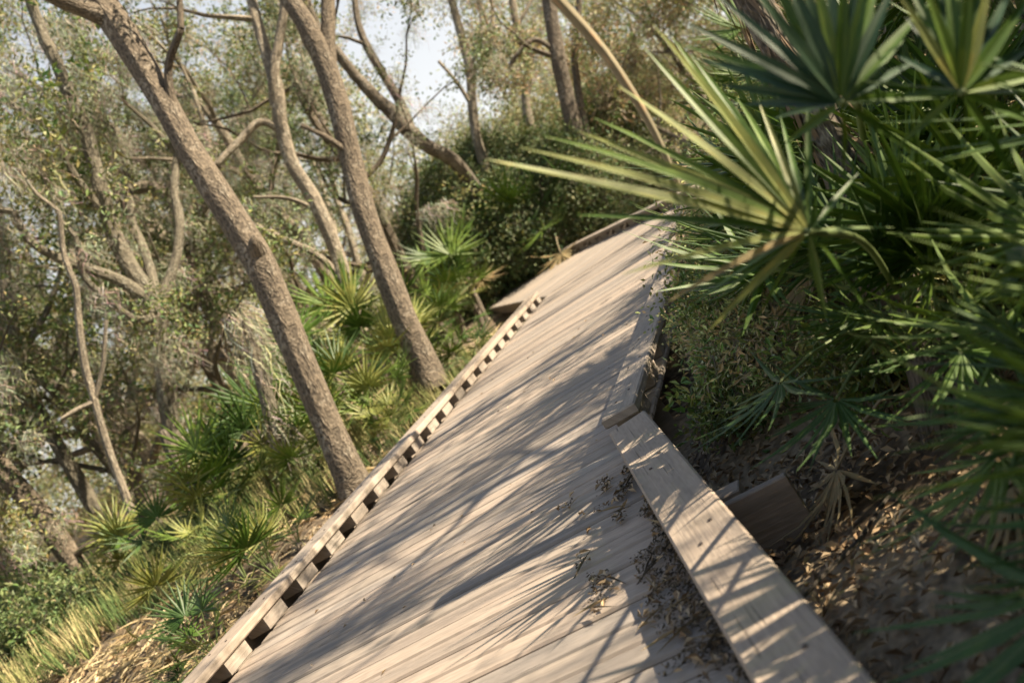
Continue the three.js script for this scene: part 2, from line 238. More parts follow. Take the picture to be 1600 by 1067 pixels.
// leaf spray: folded leaves about a few twigs
function sprayGeo(seed, n, rad, ll, lw, tones, twig = [0.16, 0.13, 0.1]) {
  const r = rngOf(seed), pos = [], col = [], T = (a, b, c, k) => { for (const p of [a, b, c]) { pos.push(p.x, p.y, p.z); col.push(...k); } };
  const tw = []; for (let i = 0; i < 4; i++) { const d = V(rr(-1, 1, r), rr(-0.4, 1, r), rr(-1, 1, r)).normalize(); tw.push(d); const e = d.clone().multiplyScalar(rad), s = V(0.004, 0, 0.003); T(s, s.clone().negate(), e, twig); T(V(0, 0.005, 0), V(0, -0.005, 0), e, twig); }
  for (let i = 0; i < n; i++) {
    const d = tw[i % 4], p = d.clone().multiplyScalar(rad * rr(0.15, 1.1, r)).add(V(rr(-1, 1, r), rr(-1, 1, r), rr(-1, 1, r)).multiplyScalar(rad * 0.38)), f = V(rr(-1, 1, r), rr(-0.7, 0.7, r), rr(-1, 1, r)).addScaledVector(d, 0.7).normalize(), s = f.clone().cross(V(rr(-0.6, 0.6, r), 1, rr(-0.6, 0.6, r))).normalize(), u = s.clone().cross(f), L = ll * rr(0.7, 1.25, r), W = lw * rr(0.8, 1.2, r);
    const m = p.clone().addScaledVector(f, L * 0.5), tip = p.clone().addScaledVector(f, L).addScaledVector(u, -L * 0.12), k = tones[Math.floor(r() * tones.length)].map((c) => c * rr(0.8, 1.2, r));
    const a = m.clone().addScaledVector(s, W).addScaledVector(u, W * 0.4), b = m.clone().addScaledVector(s, -W).addScaledVector(u, W * 0.4);
    T(p, a, tip, k); T(p, tip, b, k);
  }
  return geoOf(pos, null, null, null, col);
}
function mossGeo(seed, n, len, w, spread) {
  const r = rngOf(seed), pos = [], col = [];
  for (let i = 0; i < n; i++) {
    let p = V(rr(-spread, spread, r), rr(-0.05, 0.06, r), rr(-spread, spread, r)); const L = len * rr(0.3, 1, r), k = 7, a = rr(0, 6.28, r), c = [0.42, 0.41, 0.33].map((v) => v * rr(0.75, 1.2, r)); let s = V(Math.cos(a), 0, Math.sin(a));
    for (let j = 0; j < k; j++) { const w0 = w * (1 - j / k * 0.75), w1 = w * (1 - (j + 1) / k * 0.75), q = p.clone().add(V(rr(-0.075, 0.075, r), -L / k * rr(0.5, 1.3, r), rr(-0.075, 0.075, r))); const s2 = s.clone().applyAxisAngle(V(0, 1, 0), rr(-0.9, 0.9, r)); const A = p.clone().addScaledVector(s, w0), B = p.clone().addScaledVector(s, -w0), C = q.clone().addScaledVector(s2, w1), D = q.clone().addScaledVector(s2, -w1); for (const v of [A, B, C, B, D, C]) { pos.push(v.x, v.y, v.z); col.push(...c); } p = q; s = s2; }
  }
  return geoOf(pos, null, null, null, col);
}
const OAKT = [[0.16, 0.21, 0.04], [0.22, 0.24, 0.06], [0.1, 0.16, 0.04], [0.3, 0.28, 0.1]];
const sprays = [sprayGeo(5, 30, 0.3, 0.085, 0.019, OAKT), sprayGeo(6, 34, 0.34, 0.08, 0.018, OAKT), sprayGeo(7, 26, 0.3, 0.095, 0.02, OAKT)];
const DARKT = [[0.1, 0.16, 0.04], [0.13, 0.19, 0.05], [0.085, 0.14, 0.045], [0.19, 0.22, 0.06]];
const darkSprays = [sprayGeo(15, 44, 0.3, 0.085, 0.021, DARKT), sprayGeo(16, 44, 0.34, 0.095, 0.02, DARKT)];
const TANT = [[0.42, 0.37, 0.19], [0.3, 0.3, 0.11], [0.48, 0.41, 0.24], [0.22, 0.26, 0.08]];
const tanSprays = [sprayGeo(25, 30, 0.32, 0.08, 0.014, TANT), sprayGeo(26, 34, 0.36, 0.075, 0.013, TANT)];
const olive = [sprayGeo(45, 36, 0.32, 0.085, 0.021, [[0.1, 0.16, 0.04], [0.14, 0.19, 0.05], [0.085, 0.14, 0.04], [0.2, 0.23, 0.07]])];
const mosses = [mossGeo(31, 30, 0.75, 0.005, 0.1), mossGeo(32, 40, 0.45, 0.005, 0.13)];
const M4 = (p, s, r, up = false) => new THREE.Matrix4().compose(p, up ? new THREE.Quaternion().setFromEuler(new THREE.Euler(rr(-0.12, 0.12, r), rr(0, 6.28, r), rr(-0.12, 0.12, r))) : new THREE.Quaternion().setFromEuler(new THREE.Euler(rr(0, 6.28, r), rr(0, 6.28, r), rr(0, 6.28, r))), V(s, s, s));
function dress(tree, spots, o, r) { // foliage and hanging moss on a tree
  const leaf = [], tint = [], moss = [], mt = [];
  for (const [p, lv] of spots) {
    if (p.y < groundAt(p.x, p.z) + (o.clear ?? 1.2)) continue;
    const clump = noise(p.x * 1.15, p.y * 1.15, p.z * 1.15, 4096, 77) + 0.18; const times = clump > 0.15 ? (o.per ?? 1) * 1.6 : clump > -0.1 ? (o.per ?? 1) : 0;
    for (let k = 0; k < times; k++) if (r() < o.leaves * (lv ? 0.45 : 1)) { leaf.push(M4(p.clone().add(V(rr(-0.25, 0.25, r), rr(-0.2, 0.25, r), rr(-0.25, 0.25, r))), rr(0.75, 1.35, r) * (o.size ?? 1), r)); const v = rr(0.75, 1.25, r), w = rr(-0.1, 0.12, r); tint.push(lin(v * (1 + w), v, v * (1 - w))); }
    if (r() < 0.6 * (o.moss ?? 0)) { moss.push(M4(p.clone(), rr(0.6, 1.5, r), r, true)); const v = rr(0.8, 1.2, r); mt.push(lin(v, v * rr(0.94, 1, r), v * rr(0.85, 0.95, r))); }
  }
  if (leaf.length) instanced('crown', (o.kind ?? sprays)[Math.floor(r() * (o.kind ?? sprays).length)], oakLeaf, leaf, tint, tree);
  if (moss.length) instanced('hanging_moss', mosses[Math.floor(r() * 2)], mossMat, moss, mt, tree);
}
// a tree from drawn stems [[x, y, z, r] ...] (first = trunk) plus grown limbs
function drawnTree(name, label, stems, o = {}) {
  const base = stems[0][0], t = thing(name, label, 'tree', [base[0], base[1], base[2]], o.group), r = rngOf(o.seed ?? 1), sh = (p) => V(p[0] - base[0], p[1] - base[1], p[2] - base[2]), spots = [];
  stems.forEach((s, i) => {
    const g = tube(s.map(sh), s.map((p) => p[3] * (o.slim ?? 1)), s[0][3] > 0.12 ? 18 : s[0][3] > 0.05 ? 11 : 7, { per: 14, knob: o.knob ?? 0.09, seed: i + (o.seed ?? 1) * 3 });
    part(i ? 'limb' : 'trunk', g, o.mat ?? bark[0], t);
    if (o.mossOn && r() < 2) for (const p of s) for (let k = 0; k < o.mossOn; k++) spots.push([vec(p).add(V(rr(-0.1, 0.1, r), rr(-0.2, 0.3, r), rr(-0.1, 0.1, r))), 3]);
  });
  const out = { tubes: [], spots: [] };
  for (const [p, d, len, rad, lv] of o.grow ?? []) { const one = { tubes: [], spots: [] }; grow(r, vec(p), vec(d), len, rad, lv, one, { wander: 0.3, fork: 0.5, lift: 0.03, ...o.g }); const m = mergeGeometries(one.tubes); m.translate(-base[0], -base[1], -base[2]); part('limb', m, o.mat ?? bark[0], t); out.spots.push(...one.spots); }
  const holder = { add: (m) => { m.position.set(-base[0], -base[1], -base[2]); t.add(m); } };
  dress(holder, [...out.spots, ...spots.map(([p]) => [p, 9])].map(([p, l]) => [p, l === 9 ? 1 : l]), { leaves: 0.8, moss: 0.3, clear: 0.6, ...o.dress }, r);
  return t;
}
function wildTree(name, label, group, x, z, h, seed, o = {}) {
  const y = groundAt(x, z) - 0.1, t = thing(name, label, 'tree', [x, y, z], group), r = rngOf(seed), mat = o.mat ?? bark[[1, 1, 3, 0][Math.floor(r() * 4)]];
  const lean = o.lean ?? [rr(-0.35, 0.35, r), rr(-0.3, 0.3, r)], pts = [], rs = [], n = 7, r0 = o.r ?? h * rr(0.013, 0.02, r), top = h * (o.trunk ?? 0.62); let p = V(0, 0, 0); const d = V(lean[0], 1, lean[1]);
  for (let i = 0; i <= n; i++) { pts.push(p.clone()); rs.push(r0 * (i ? 1 - 0.6 * i / n : 1.35)); d.x += rr(-0.3, 0.3, r); d.z += rr(-0.3, 0.3, r); d.x += (lean[0] - d.x) * 0.3; d.z += (lean[1] - d.z) * 0.3; p = p.clone().addScaledVector(d.clone().setY(1), top / n); }
  part('trunk', tube(pts, rs, 9, { per: 3, knob: 0.14, seed }), mat, t);
  const spots = [], limbs = o.limbs ?? 6;
  for (let i = 0; i < limbs; i++) { const f = (o.first ?? 0.3) + (1 - (o.first ?? 0.3)) * (i + 0.5) / limbs, k = Math.min(n - 1, Math.floor(f * n)), q = pts[k].clone().lerp(pts[k + 1], f * n - k), a = i * 2.4 + rr(0, 1.2, r), one = { tubes: [], spots: [] }; grow(r, q, V(Math.cos(a), rr(0.15, 0.9, r), Math.sin(a)), h * rr(0.22, 0.36, r), r0 * (1 - 0.55 * f) * 0.6, o.levels ?? 2, one, { wander: 0.32, fork: 0.34, lift: 0.03, step: o.step ?? 0.5 }); part('limb', mergeGeometries(one.tubes), mat, t); spots.push(...one.spots); }
  const holder = { add: (m) => t.add(m) };
  const world = spots.map(([q, l]) => [q.clone().add(t.position), l]); const kept = []; world.forEach(([q, l]) => kept.push([q, l]));
  const h2 = { add: (m) => { m.position.set(-x, -y, -z); t.add(m); } };
  dress(h2, kept, { leaves: 0.75, moss: 0.25, ...o.dress }, r);
  return t;
}

// ---------------------------------------------------------------- the trees one can tell apart
drawnTree('leaning_oak', 'thick leaning oak trunk with knot stub, rooted closest to the kerb rail', [
  [[-2.149, -0.203, -9.598, 0.27], [-2.107, 0.055, -9.626, 0.225], [-2.015, 0.627, -9.738, 0.205], [-1.873, 1.384, -9.869, 0.2], [-1.763, 1.958, -9.981, 0.205], [-1.692, 2.43, -10.082, 0.215], [-1.689, 3.1, -10.255, 0.2], [-1.684, 3.75, -10.425, 0.19], [-1.642, 4.404, -10.596, 0.195], [-1.627, 5.031, -10.764, 0.215], [-1.63, 5.641, -10.93, 0.22], [-1.596, 6.28, -11.099, 0.2], [-1.476, 7.254, -11.304, 0.16]],
  [[-1.696, 2.306, -10.069, 0.15], [-1.639, 2.425, -9.981, 0.13], [-1.594, 2.519, -9.911, 0.085], [-1.575, 2.56, -9.885, 0.03]],
  [[-1.633, 5.42, -10.856, 0.17], [-1.822, 5.65, -10.73, 0.13], [-2.009, 5.889, -10.554, 0.1], [-2.357, 6.412, -10.309, 0.08]],
  [[-1.658, 4.235, -10.578, 0.13], [-1.718, 4.767, -10.936, 0.11], [-1.773, 5.371, -11.303, 0.1], [-1.764, 5.965, -11.568, 0.09], [-1.648, 6.667, -11.845, 0.07]],
  [[-1.685, 3.977, -10.5, 0.07], [-1.409, 4.55, -10.511, 0.06], [-1.042, 4.801, -10.437, 0.05]],
], { seed: 3, slim: 0.74, mossOn: 0, grow: [[[-1.476, 7.254, -11.304], [-0.5, 1, 0], 2.6, 0.13, 2], [[-2.357, 6.412, -10.309], [-1, 0.5, 0.2], 2, 0.07, 2], [[-1.042, 4.801, -10.437], [0.3, 1, 0], 1.2, 0.04, 1]], dress: { leaves: 0.7, moss: 0.35 } });
drawnTree('leaning_oak', 'smooth grey-brown oak trunk rising beside the middle of the kerb rail, forked high up', [
  [[-1.162, -0.042, -12.23, 0.27], [-1.11, 0.303, -12.368, 0.235], [-1.005, 0.938, -12.537, 0.215], [-0.836, 1.703, -12.72, 0.2], [-0.675, 2.376, -12.892, 0.19], [-0.454, 3.021, -13.062, 0.185], [-0.177, 3.755, -13.242, 0.18], [0.006, 4.43, -13.415, 0.185], [0.078, 4.953, -13.471, 0.17], [0.097, 5.598, -13.641, 0.15], [0.175, 6.529, -13.841, 0.12]],
  [[-0.02, 4.239, -13.394, 0.14], [0.227, 4.672, -13.541, 0.13], [0.524, 5.134, -13.691, 0.12], [0.873, 5.782, -13.862, 0.1]],
  [[-0.403, 3.172, -13.078, 0.06], [-0.523, 3.478, -12.91, 0.05], [-0.702, 3.784, -12.842, 0.035]],
], { seed: 8, slim: 0.8, grow: [[[0.175, 6.529, -13.841], [-0.4, 1, 0], 2.4, 0.1, 2], [[0.873, 5.782, -13.862], [0.3, 1, -0.2], 2.4, 0.09, 2]], dress: { leaves: 0.6, moss: 0.4 } });
drawnTree('slender_oak', 'slender pale winding oak trunk standing between the two thick leaning trunks', [
  [[-1.914, 1.108, -15.069, 0.17], [-1.692, 1.738, -15.137, 0.15], [-1.474, 2.432, -15.212, 0.14], [-1.32, 3.228, -15.297, 0.14], [-1.295, 3.835, -15.362, 0.135], [-1.108, 4.465, -15.43, 0.135], [-0.85, 4.952, -15.482, 0.13], [-0.68, 5.523, -15.644, 0.11], [-0.507, 6.1, -15.807, 0.1], [-0.28, 6.834, -15.986, 0.09], [-0.049, 7.945, -16.206, 0.06]],
  [[-0.999, 4.752, -15.461, 0.12], [-0.775, 5.119, -15.4, 0.11], [-0.403, 5.525, -15.443, 0.09], [0.04, 6.002, -15.494, 0.08], [0.446, 6.721, -15.672, 0.06]],
  [[-1.148, 4.372, -15.42, 0.07], [-1.32, 4.651, -15.349, 0.075], [-1.77, 4.543, -15.137, 0.07], [-2.229, 4.405, -14.921, 0.06]],
  [[-1.349, 3.008, -15.273, 0.045], [-1.63, 3.422, -15.117, 0.04], [-2.041, 3.706, -14.946, 0.03]],
  [[-1.646, 1.984, -15.164, 0.07], [-1.772, 2.511, -15.019, 0.06], [-2.026, 2.949, -14.865, 0.055], [-2.238, 3.34, -14.706, 0.04]],
], { seed: 12, slim: 0.85, mat: bark[1], grow: [[[-0.049, 7.945, -16.206], [-0.4, 1, 0.1], 2, 0.05, 2], [[0.446, 6.721, -15.672], [0.2, 1, 0.1], 2, 0.05, 2], [[-2.229, 4.405, -14.921], [-0.8, 0.4, 0], 1.4, 0.05, 2], [[-0.507, 6.1, -15.807], [-0.7, 0.5, 0.2], 1.6, 0.05, 2]], dress: { leaves: 0.5, moss: 0.3 } });
drawnTree('bare_oak', 'forking oak limb arching out of the dark evergreen shrub', [
  [[1.446, 0.293, -21.821, 0.17], [1.203, 1.692, -20.764, 0.16], [1.041, 2.911, -19.588, 0.14], [0.778, 3.355, -19.334, 0.14], [0.647, 3.792, -19.381, 0.16], [0.575, 4.25, -19.43, 0.15], [0.439, 4.822, -19.391, 0.12], [0.35, 5.388, -19.351, 0.1], [0.319, 5.834, -19.298, 0.1], [0.269, 6.288, -19.246, 0.09], [0.443, 7.179, -19.241, 0.07]],
  [[0.682, 3.844, -19.386, 0.11], [0.808, 4.356, -19.542, 0.1], [0.852, 5.021, -19.714, 0.09], [0.898, 5.727, -19.79, 0.085], [1.041, 6.275, -19.949, 0.07], [1.612, 7.318, -20.162, 0.05]],
], { seed: 17, mat: bark[2], grow: [[[1.612, 7.318, -20.162], [0.1, 1, 0], 1.6, 0.05, 2], [[0.898, 5.727, -19.79], [-0.6, 0.7, 0.2], 1.2, 0.04, 2], [[0.443, 7.179, -19.241], [-0.3, 1, 0], 1.6, 0.05, 2]], dress: { leaves: 0.35, moss: 0.4 } });
drawnTree('forest_oak', 'pale sunlit oak stem topped by twigs beside the white gap of sky', [
  [[1.55, 1.983, -22.204, 0.13], [1.943, 3.214, -22.336, 0.12], [2.268, 3.876, -22.407, 0.115], [2.671, 4.573, -22.482, 0.11], [2.948, 5.294, -22.66, 0.1], [3.262, 6.176, -22.855, 0.09], [3.744, 7.311, -23.077, 0.07]],
  [[2.252, 3.799, -22.399, 0.05], [2.255, 4.457, -22.268, 0.045], [2.158, 5.084, -22.134, 0.035]],
  [[2.601, 4.444, -22.468, 0.06], [3.407, 4.836, -22.711, 0.05], [4, 5.566, -22.991, 0.045]],
], { seed: 21, mat: bark[1], grow: [[[3.262, 6.176, -22.855], [0.3, 1, 0], 2, 0.05, 2], [[4, 5.566, -22.991], [0.3, 1, 0], 1.6, 0.045, 2], [[2.671, 4.573, -22.482], [0.7, 0.6, 0], 1.6, 0.05, 2]], dress: { leaves: 0.55, moss: 0.25, kind: tanSprays } });
drawnTree('forest_oak', 'upright oak trunk behind the dead tan palm stalk', [
  [[3.424, 1.686, -20.16, 0.19], [3.799, 2.713, -20.271, 0.165], [4.103, 3.469, -20.352, 0.16], [4.439, 4.203, -20.431, 0.155], [4.851, 5.046, -20.521, 0.14], [5.353, 6.308, -20.657, 0.1]],
  [[3.769, 1.59, -21.156, 0.1], [4.221, 2.63, -21.267, 0.085], [4.688, 3.493, -21.36, 0.08], [5.395, 4.361, -21.453, 0.07], [5.964, 5.323, -21.557, 0.06]],
  [[4.155, 3.594, -20.365, 0.06], [3.863, 4.023, -20.21, 0.055], [3.461, 3.983, -20.105, 0.05], [3.077, 3.823, -19.987, 0.04]],
], { seed: 24, mat: bark[2], grow: [[[4.851, 5.046, -20.521], [0.4, 1, 0], 2, 0.08, 2], [[5.964, 5.323, -21.557], [0.4, 1, 0], 1.6, 0.05, 2], [[4.103, 3.469, -20.352], [-0.8, 0.7, 0.2], 1.6, 0.06, 2]], dress: { leaves: 0.45, moss: 0.3, kind: tanSprays } });
drawnTree('forest_oak', 'twisted pale oak stem above the spiky top of the dark shrub', [
  [[2.752, 1.336, -24.146, 0.14], [3.269, 2.525, -24.273, 0.12], [3.634, 3.432, -24.371, 0.115], [4.223, 4.188, -24.452, 0.11], [4.522, 5.139, -24.554, 0.1], [4.975, 6.178, -24.666, 0.09], [5.582, 7.498, -24.807, 0.06]],
  [[3.928, 3.81, -24.411, 0.07], [3.772, 4.49, -24.484, 0.06], [3.883, 5.279, -24.569, 0.05], [4.133, 6.359, -24.685, 0.04]],
], { seed: 27, mat: bark[1], grow: [[[5.582, 7.498, -24.807], [0, 1, 0], 2, 0.05, 2], [[4.522, 5.139, -24.554], [0.8, 0.5, 0], 2, 0.06, 2], [[4.133, 6.359, -24.685], [-0.3, 1, 0], 1.5, 0.04, 2]], dress: { leaves: 0.55, moss: 0.25, kind: tanSprays } });
drawnTree('twisted_oak', 'mossy twisted oak whose limbs burst from one crotch at mid trunk', [
  [[-4.619, 0.079, -12.947, 0.17], [-4.693, 0.586, -13.002, 0.15], [-4.627, 1.145, -13.062, 0.135], [-4.382, 1.708, -13.122, 0.14], [-4.093, 2.241, -13.18, 0.15], [-3.842, 2.749, -13.234, 0.17], [-3.735, 3.124, -13.274, 0.16], [-3.71, 3.731, -13.34, 0.14], [-3.579, 4.339, -13.405, 0.13], [-3.369, 4.957, -13.471, 0.12], [-3.188, 5.532, -13.533, 0.115], [-3.064, 6.177, -13.602, 0.11], [-2.94, 6.853, -13.675, 0.1], [-2.753, 7.683, -13.764, 0.08]],
  [[-3.74, 2.992, -13.26, 0.11], [-3.869, 3.449, -13.108, 0.1], [-4.063, 3.787, -12.943, 0.085], [-4.283, 4.136, -12.78, 0.075], [-4.37, 4.438, -12.611, 0.06], [-4.263, 4.794, -12.448, 0.05]],
  [[-3.707, 2.918, -13.252, 0.1], [-3.308, 3.271, -13.491, 0.09], [-2.934, 3.767, -13.746, 0.085], [-2.785, 4.219, -13.995, 0.075], [-2.487, 4.697, -14.248, 0.06]],
  [[-3.68, 3.004, -13.262, 0.09], [-3.569, 3.657, -13.734, 0.08], [-3.517, 4.28, -14.103, 0.07], [-3.267, 4.91, -14.472, 0.06], [-3.1, 5.614, -14.749, 0.05]],
  [[-3.741, 2.837, -13.244, 0.08], [-3.948, 2.896, -12.948, 0.07], [-4.057, 3.285, -12.789, 0.06], [-4.08, 3.705, -12.633, 0.045], [-3.855, 4.142, -12.579, 0.035]],
  [[-3.589, 4.294, -13.4, 0.07], [-3.601, 4.907, -13.265, 0.06], [-3.495, 5.371, -13.113, 0.05], [-3.498, 5.708, -13.049, 0.035]],
], { seed: 33, slim: 0.8, mat: bark[3], mossOn: 2, knob: 0.16, grow: [[[-2.753, 7.683, -13.764], [-0.4, 1, 0], 2, 0.07, 2], [[-4.263, 4.794, -12.448], [-0.6, 0.7, 0], 1.4, 0.045, 2], [[-2.487, 4.697, -14.248], [0, 1, 0], 1.5, 0.05, 2], [[-3.1, 5.614, -14.749], [-0.2, 1, 0], 1.5, 0.045, 2], [[-3.498, 5.708, -13.049], [-0.6, 0.8, 0], 1.2, 0.035, 2], [[-3.855, 4.142, -12.579], [-0.2, 1, 0], 1, 0.03, 1]], dress: { leaves: 0.7, moss: 0.6 } });
drawnTree('leaning_oak', 'sunlit leaning trunk entering at the lower edge of the thicket, above dark brush', [
  [[-6.404, -0.335, -12.501, 0.2], [-6.378, 0.151, -12.553, 0.18], [-6.449, 0.714, -12.714, 0.17], [-6.508, 1.381, -12.886, 0.17], [-6.615, 1.987, -13.052, 0.165], [-6.723, 2.602, -13.218, 0.16], [-6.932, 3.834, -13.351, 0.13]],
  [[-6.446, 0.794, -12.723, 0.06], [-5.965, 0.767, -12.518, 0.05], [-5.825, 0.342, -12.171, 0.05], [-5.996, 0.248, -11.96, 0.035]],
], { seed: 36, slim: 0.85, mat: bark[0], grow: [[[-6.723, 2.602, -13.218], [0.3, 1, 0], 2, 0.08, 2]], dress: { leaves: 0.4, moss: 0.3 } });
drawnTree('sapling', 'thin pale bent sapling with a kinked side branch in front of the sky gap', [
  [[-5.138, 0.872, -12.027, 0.055], [-4.912, 1.775, -12.124, 0.05], [-4.756, 2.247, -12.174, 0.048], [-4.594, 2.713, -12.225, 0.05], [-4.347, 3.219, -12.279, 0.045], [-4.15, 3.567, -12.316, 0.04], [-4.045, 3.977, -12.36, 0.035], [-3.785, 4.474, -12.414, 0.03]],
  [[-4.747, 2.26, -12.176, 0.04], [-4.945, 2.296, -12.079, 0.035], [-5.132, 2.3, -11.979, 0.03]],
  [[-4.734, 2.28, -12.178, 0.035], [-4.408, 2.589, -12.211, 0.03], [-4.062, 3.028, -12.258, 0.025]],
], { seed: 39, mat: bark[1], grow: [[[-3.785, 4.474, -12.414], [-0.1, 1, 0], 1, 0.025, 1]], dress: { leaves: 0.5, moss: 0.5 } });
drawnTree('forest_oak', 'grey crooked trunk at the very edge of the picture below the sky gap', [
  [[-6.65, 1.086, -14.564, 0.15], [-6.577, 2.138, -14.677, 0.13], [-6.506, 2.845, -14.753, 0.125], [-6.382, 3.457, -14.819, 0.13], [-6.113, 4.146, -14.893, 0.12], [-5.842, 4.718, -14.954, 0.11], [-5.541, 5.212, -15.007, 0.1], [-5.161, 6.116, -15.104, 0.08]],
  [[-6.506, 2.845, -14.753, 0.08], [-6.501, 3.126, -14.482, 0.07], [-6.407, 3.601, -14.331, 0.06], [-6.507, 4.284, -14.405, 0.05]],
  [[-6.314, 3.643, -14.839, 0.07], [-5.635, 4.096, -15.189, 0.06], [-5.21, 4.518, -15.436, 0.045], [-4.75, 4.929, -15.48, 0.035]],
], { seed: 41, slim: 0.8, mat: bark[3], mossOn: 2, grow: [[[-5.161, 6.116, -15.104], [-0.1, 1, 0], 1.6, 0.06, 2], [[-4.75, 4.929, -15.48], [0.1, 1, 0], 1.2, 0.03, 1]], dress: { leaves: 0.6, moss: 0.5 } });
drawnTree('mossy_snag', 'short mossy grey snag among palmettos below the thickest leaning trunk', [
  [[-2.888, 0.437, -10.773, 0.11], [-2.77, 0.79, -10.811, 0.095], [-2.626, 1.168, -10.852, 0.085], [-2.514, 1.525, -10.89, 0.075], [-2.405, 1.84, -10.924, 0.05], [-2.321, 2.13, -10.955, 0.02]],
], { seed: 44, mat: bark[3], mossOn: 5, dress: { leaves: 0, moss: 0.8 } });
drawnTree('broken_snag', 'grey broken stub under the twisted oak', [
  [[-4.16, 0.652, -11.5, 0.12], [-4.137, 0.958, -11.533, 0.1], [-4.117, 1.22, -11.561, 0.085], [-4.077, 1.497, -11.591, 0.05]],
  [[-4.137, 0.958, -11.533, 0.06], [-4.021, 0.647, -11.198, 0.055], [-3.849, 0.262, -10.754, 0.04]],
], { seed: 47, mat: bark[4], dress: { leaves: 0, moss: 0 } });
drawnTree('forest_oak', 'crooked-limbed oak behind the thickest leaning trunk', [
  [[-4.143, 2.411, -17.221, 0.14], [-4.042, 3.567, -17.345, 0.12], [-3.676, 4.408, -17.435, 0.12], [-3.703, 5.174, -17.518, 0.115], [-4.105, 5.467, -17.348, 0.11], [-4.026, 5.954, -17.199, 0.09], [-3.753, 6.683, -17.177, 0.07]],
  [[-3.607, 4.974, -17.496, 0.1], [-3.297, 5.31, -17.532, 0.09], [-3.355, 5.688, -17.573, 0.085], [-3.824, 5.682, -17.371, 0.075], [-4.056, 6.107, -17.215, 0.06]],
  [[-3.756, 4.19, -17.412, 0.07], [-2.936, 4.592, -17.455, 0.06], [-2.505, 5.419, -17.745, 0.05], [-2.243, 6.364, -17.947, 0.04]],
], { seed: 51, mat: bark[1], grow: [[[-3.753, 6.683, -17.177], [-0.2, 1, 0], 2, 0.06, 2], [[-4.056, 6.107, -17.215], [-0.8, 0.6, 0], 1.6, 0.05, 2], [[-2.243, 6.364, -17.947], [-0.1, 1, 0], 1.8, 0.04, 2]], dress: { leaves: 0.6, moss: 0.3 } });

// ---------------------------------------------------------------- the thicket behind, tree by tree
{
  const G = 'oaks of the sunlit thicket', r = rngOf(404);
  const lab = { near: 'crooked moss-hung oak in the dense thicket beyond the palmettos', far: 'tan-leaved oak standing deep in the sunlit wood', edge: 'spindly understory oak tangled among the thicket limbs' };
  // world x, z, height
  const near = [[-6.2, -15, 7], [-8.4, -14, 8], [-4.6, -16.5, 8.5], [-3.2, -18.5, 9.5], [-6.9, -18.5, 9.5], [-9.6, -17.5, 9], [-0.9, -19.5, 9.5], [-5, -21, 11], [-8.2, -22, 11], [-11.5, -20, 9], [-2.5, -22.5, 11.5], [-12.5, -14.5, 7], [-11.6, -16.2, 8], [-14.5, -17, 8], [-17, -15, 8], [-10.6, -12.4, 5], [-19, -18, 9]];
  for (const [x, z, h] of near) wildTree('thicket_oak', lab.near, G, x, z, h, 500 + Math.floor(r() * 9999), { levels: 2, limbs: 10, first: 0.15, dress: { leaves: 0.4, moss: 0.5, per: 2, kind: r() < 0.45 ? olive : sprays } });
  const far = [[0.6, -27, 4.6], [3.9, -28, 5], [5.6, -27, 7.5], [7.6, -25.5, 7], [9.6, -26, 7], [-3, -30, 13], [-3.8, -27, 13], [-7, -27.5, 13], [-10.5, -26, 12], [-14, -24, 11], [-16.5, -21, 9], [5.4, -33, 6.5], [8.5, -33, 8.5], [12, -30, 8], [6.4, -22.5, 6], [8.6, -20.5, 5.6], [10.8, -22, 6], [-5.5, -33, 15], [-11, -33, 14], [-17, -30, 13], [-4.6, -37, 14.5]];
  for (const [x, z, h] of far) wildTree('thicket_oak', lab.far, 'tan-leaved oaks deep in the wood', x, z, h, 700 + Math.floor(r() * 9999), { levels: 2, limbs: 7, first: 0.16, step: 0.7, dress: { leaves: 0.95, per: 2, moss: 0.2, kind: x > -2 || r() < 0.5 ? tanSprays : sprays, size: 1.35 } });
  const under = [[-4.9, -13.2, 3.4], [-7.4, -12.4, 3.2], [-6, -16.2, 4.4], [-3.6, -15.4, 4], [-9.4, -13.4, 3.6], [-2.4, -17, 4.2], [-1.2, -24, 5], [0.8, -23.5, 4.5]];
  for (const [x, z, h] of under) wildTree('understory_oak', lab.edge, 'understory oaks of the thicket', x, z, h, 900 + Math.floor(r() * 9999), { r: 0.035, levels: 2, limbs: 6, first: 0.15, step: 0.3, dress: { leaves: 0.45, per: 1, moss: 0.25, size: 0.8, clear: 0.5 } });
}
// the wood farther off reads as one mass
{
  const r = rngOf(606), m = [], c = [], q = [], qc = [];
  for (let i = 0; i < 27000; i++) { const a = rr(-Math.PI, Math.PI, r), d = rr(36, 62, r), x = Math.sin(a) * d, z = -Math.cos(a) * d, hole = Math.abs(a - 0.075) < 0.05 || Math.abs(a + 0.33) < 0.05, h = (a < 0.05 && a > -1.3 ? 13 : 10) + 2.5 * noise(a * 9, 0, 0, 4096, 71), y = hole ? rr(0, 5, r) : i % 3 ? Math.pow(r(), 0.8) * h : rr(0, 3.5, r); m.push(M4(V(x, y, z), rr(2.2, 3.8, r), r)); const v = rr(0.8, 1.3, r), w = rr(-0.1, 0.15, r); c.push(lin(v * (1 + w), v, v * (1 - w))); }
  const mass = instanced('far_wood', tanSprays[1], oakLeaf, m, c, scene); mass.userData = { kind: 'stuff', label: 'sunlit wood far off filling the gaps behind every trunk', category: 'far wood' };
}

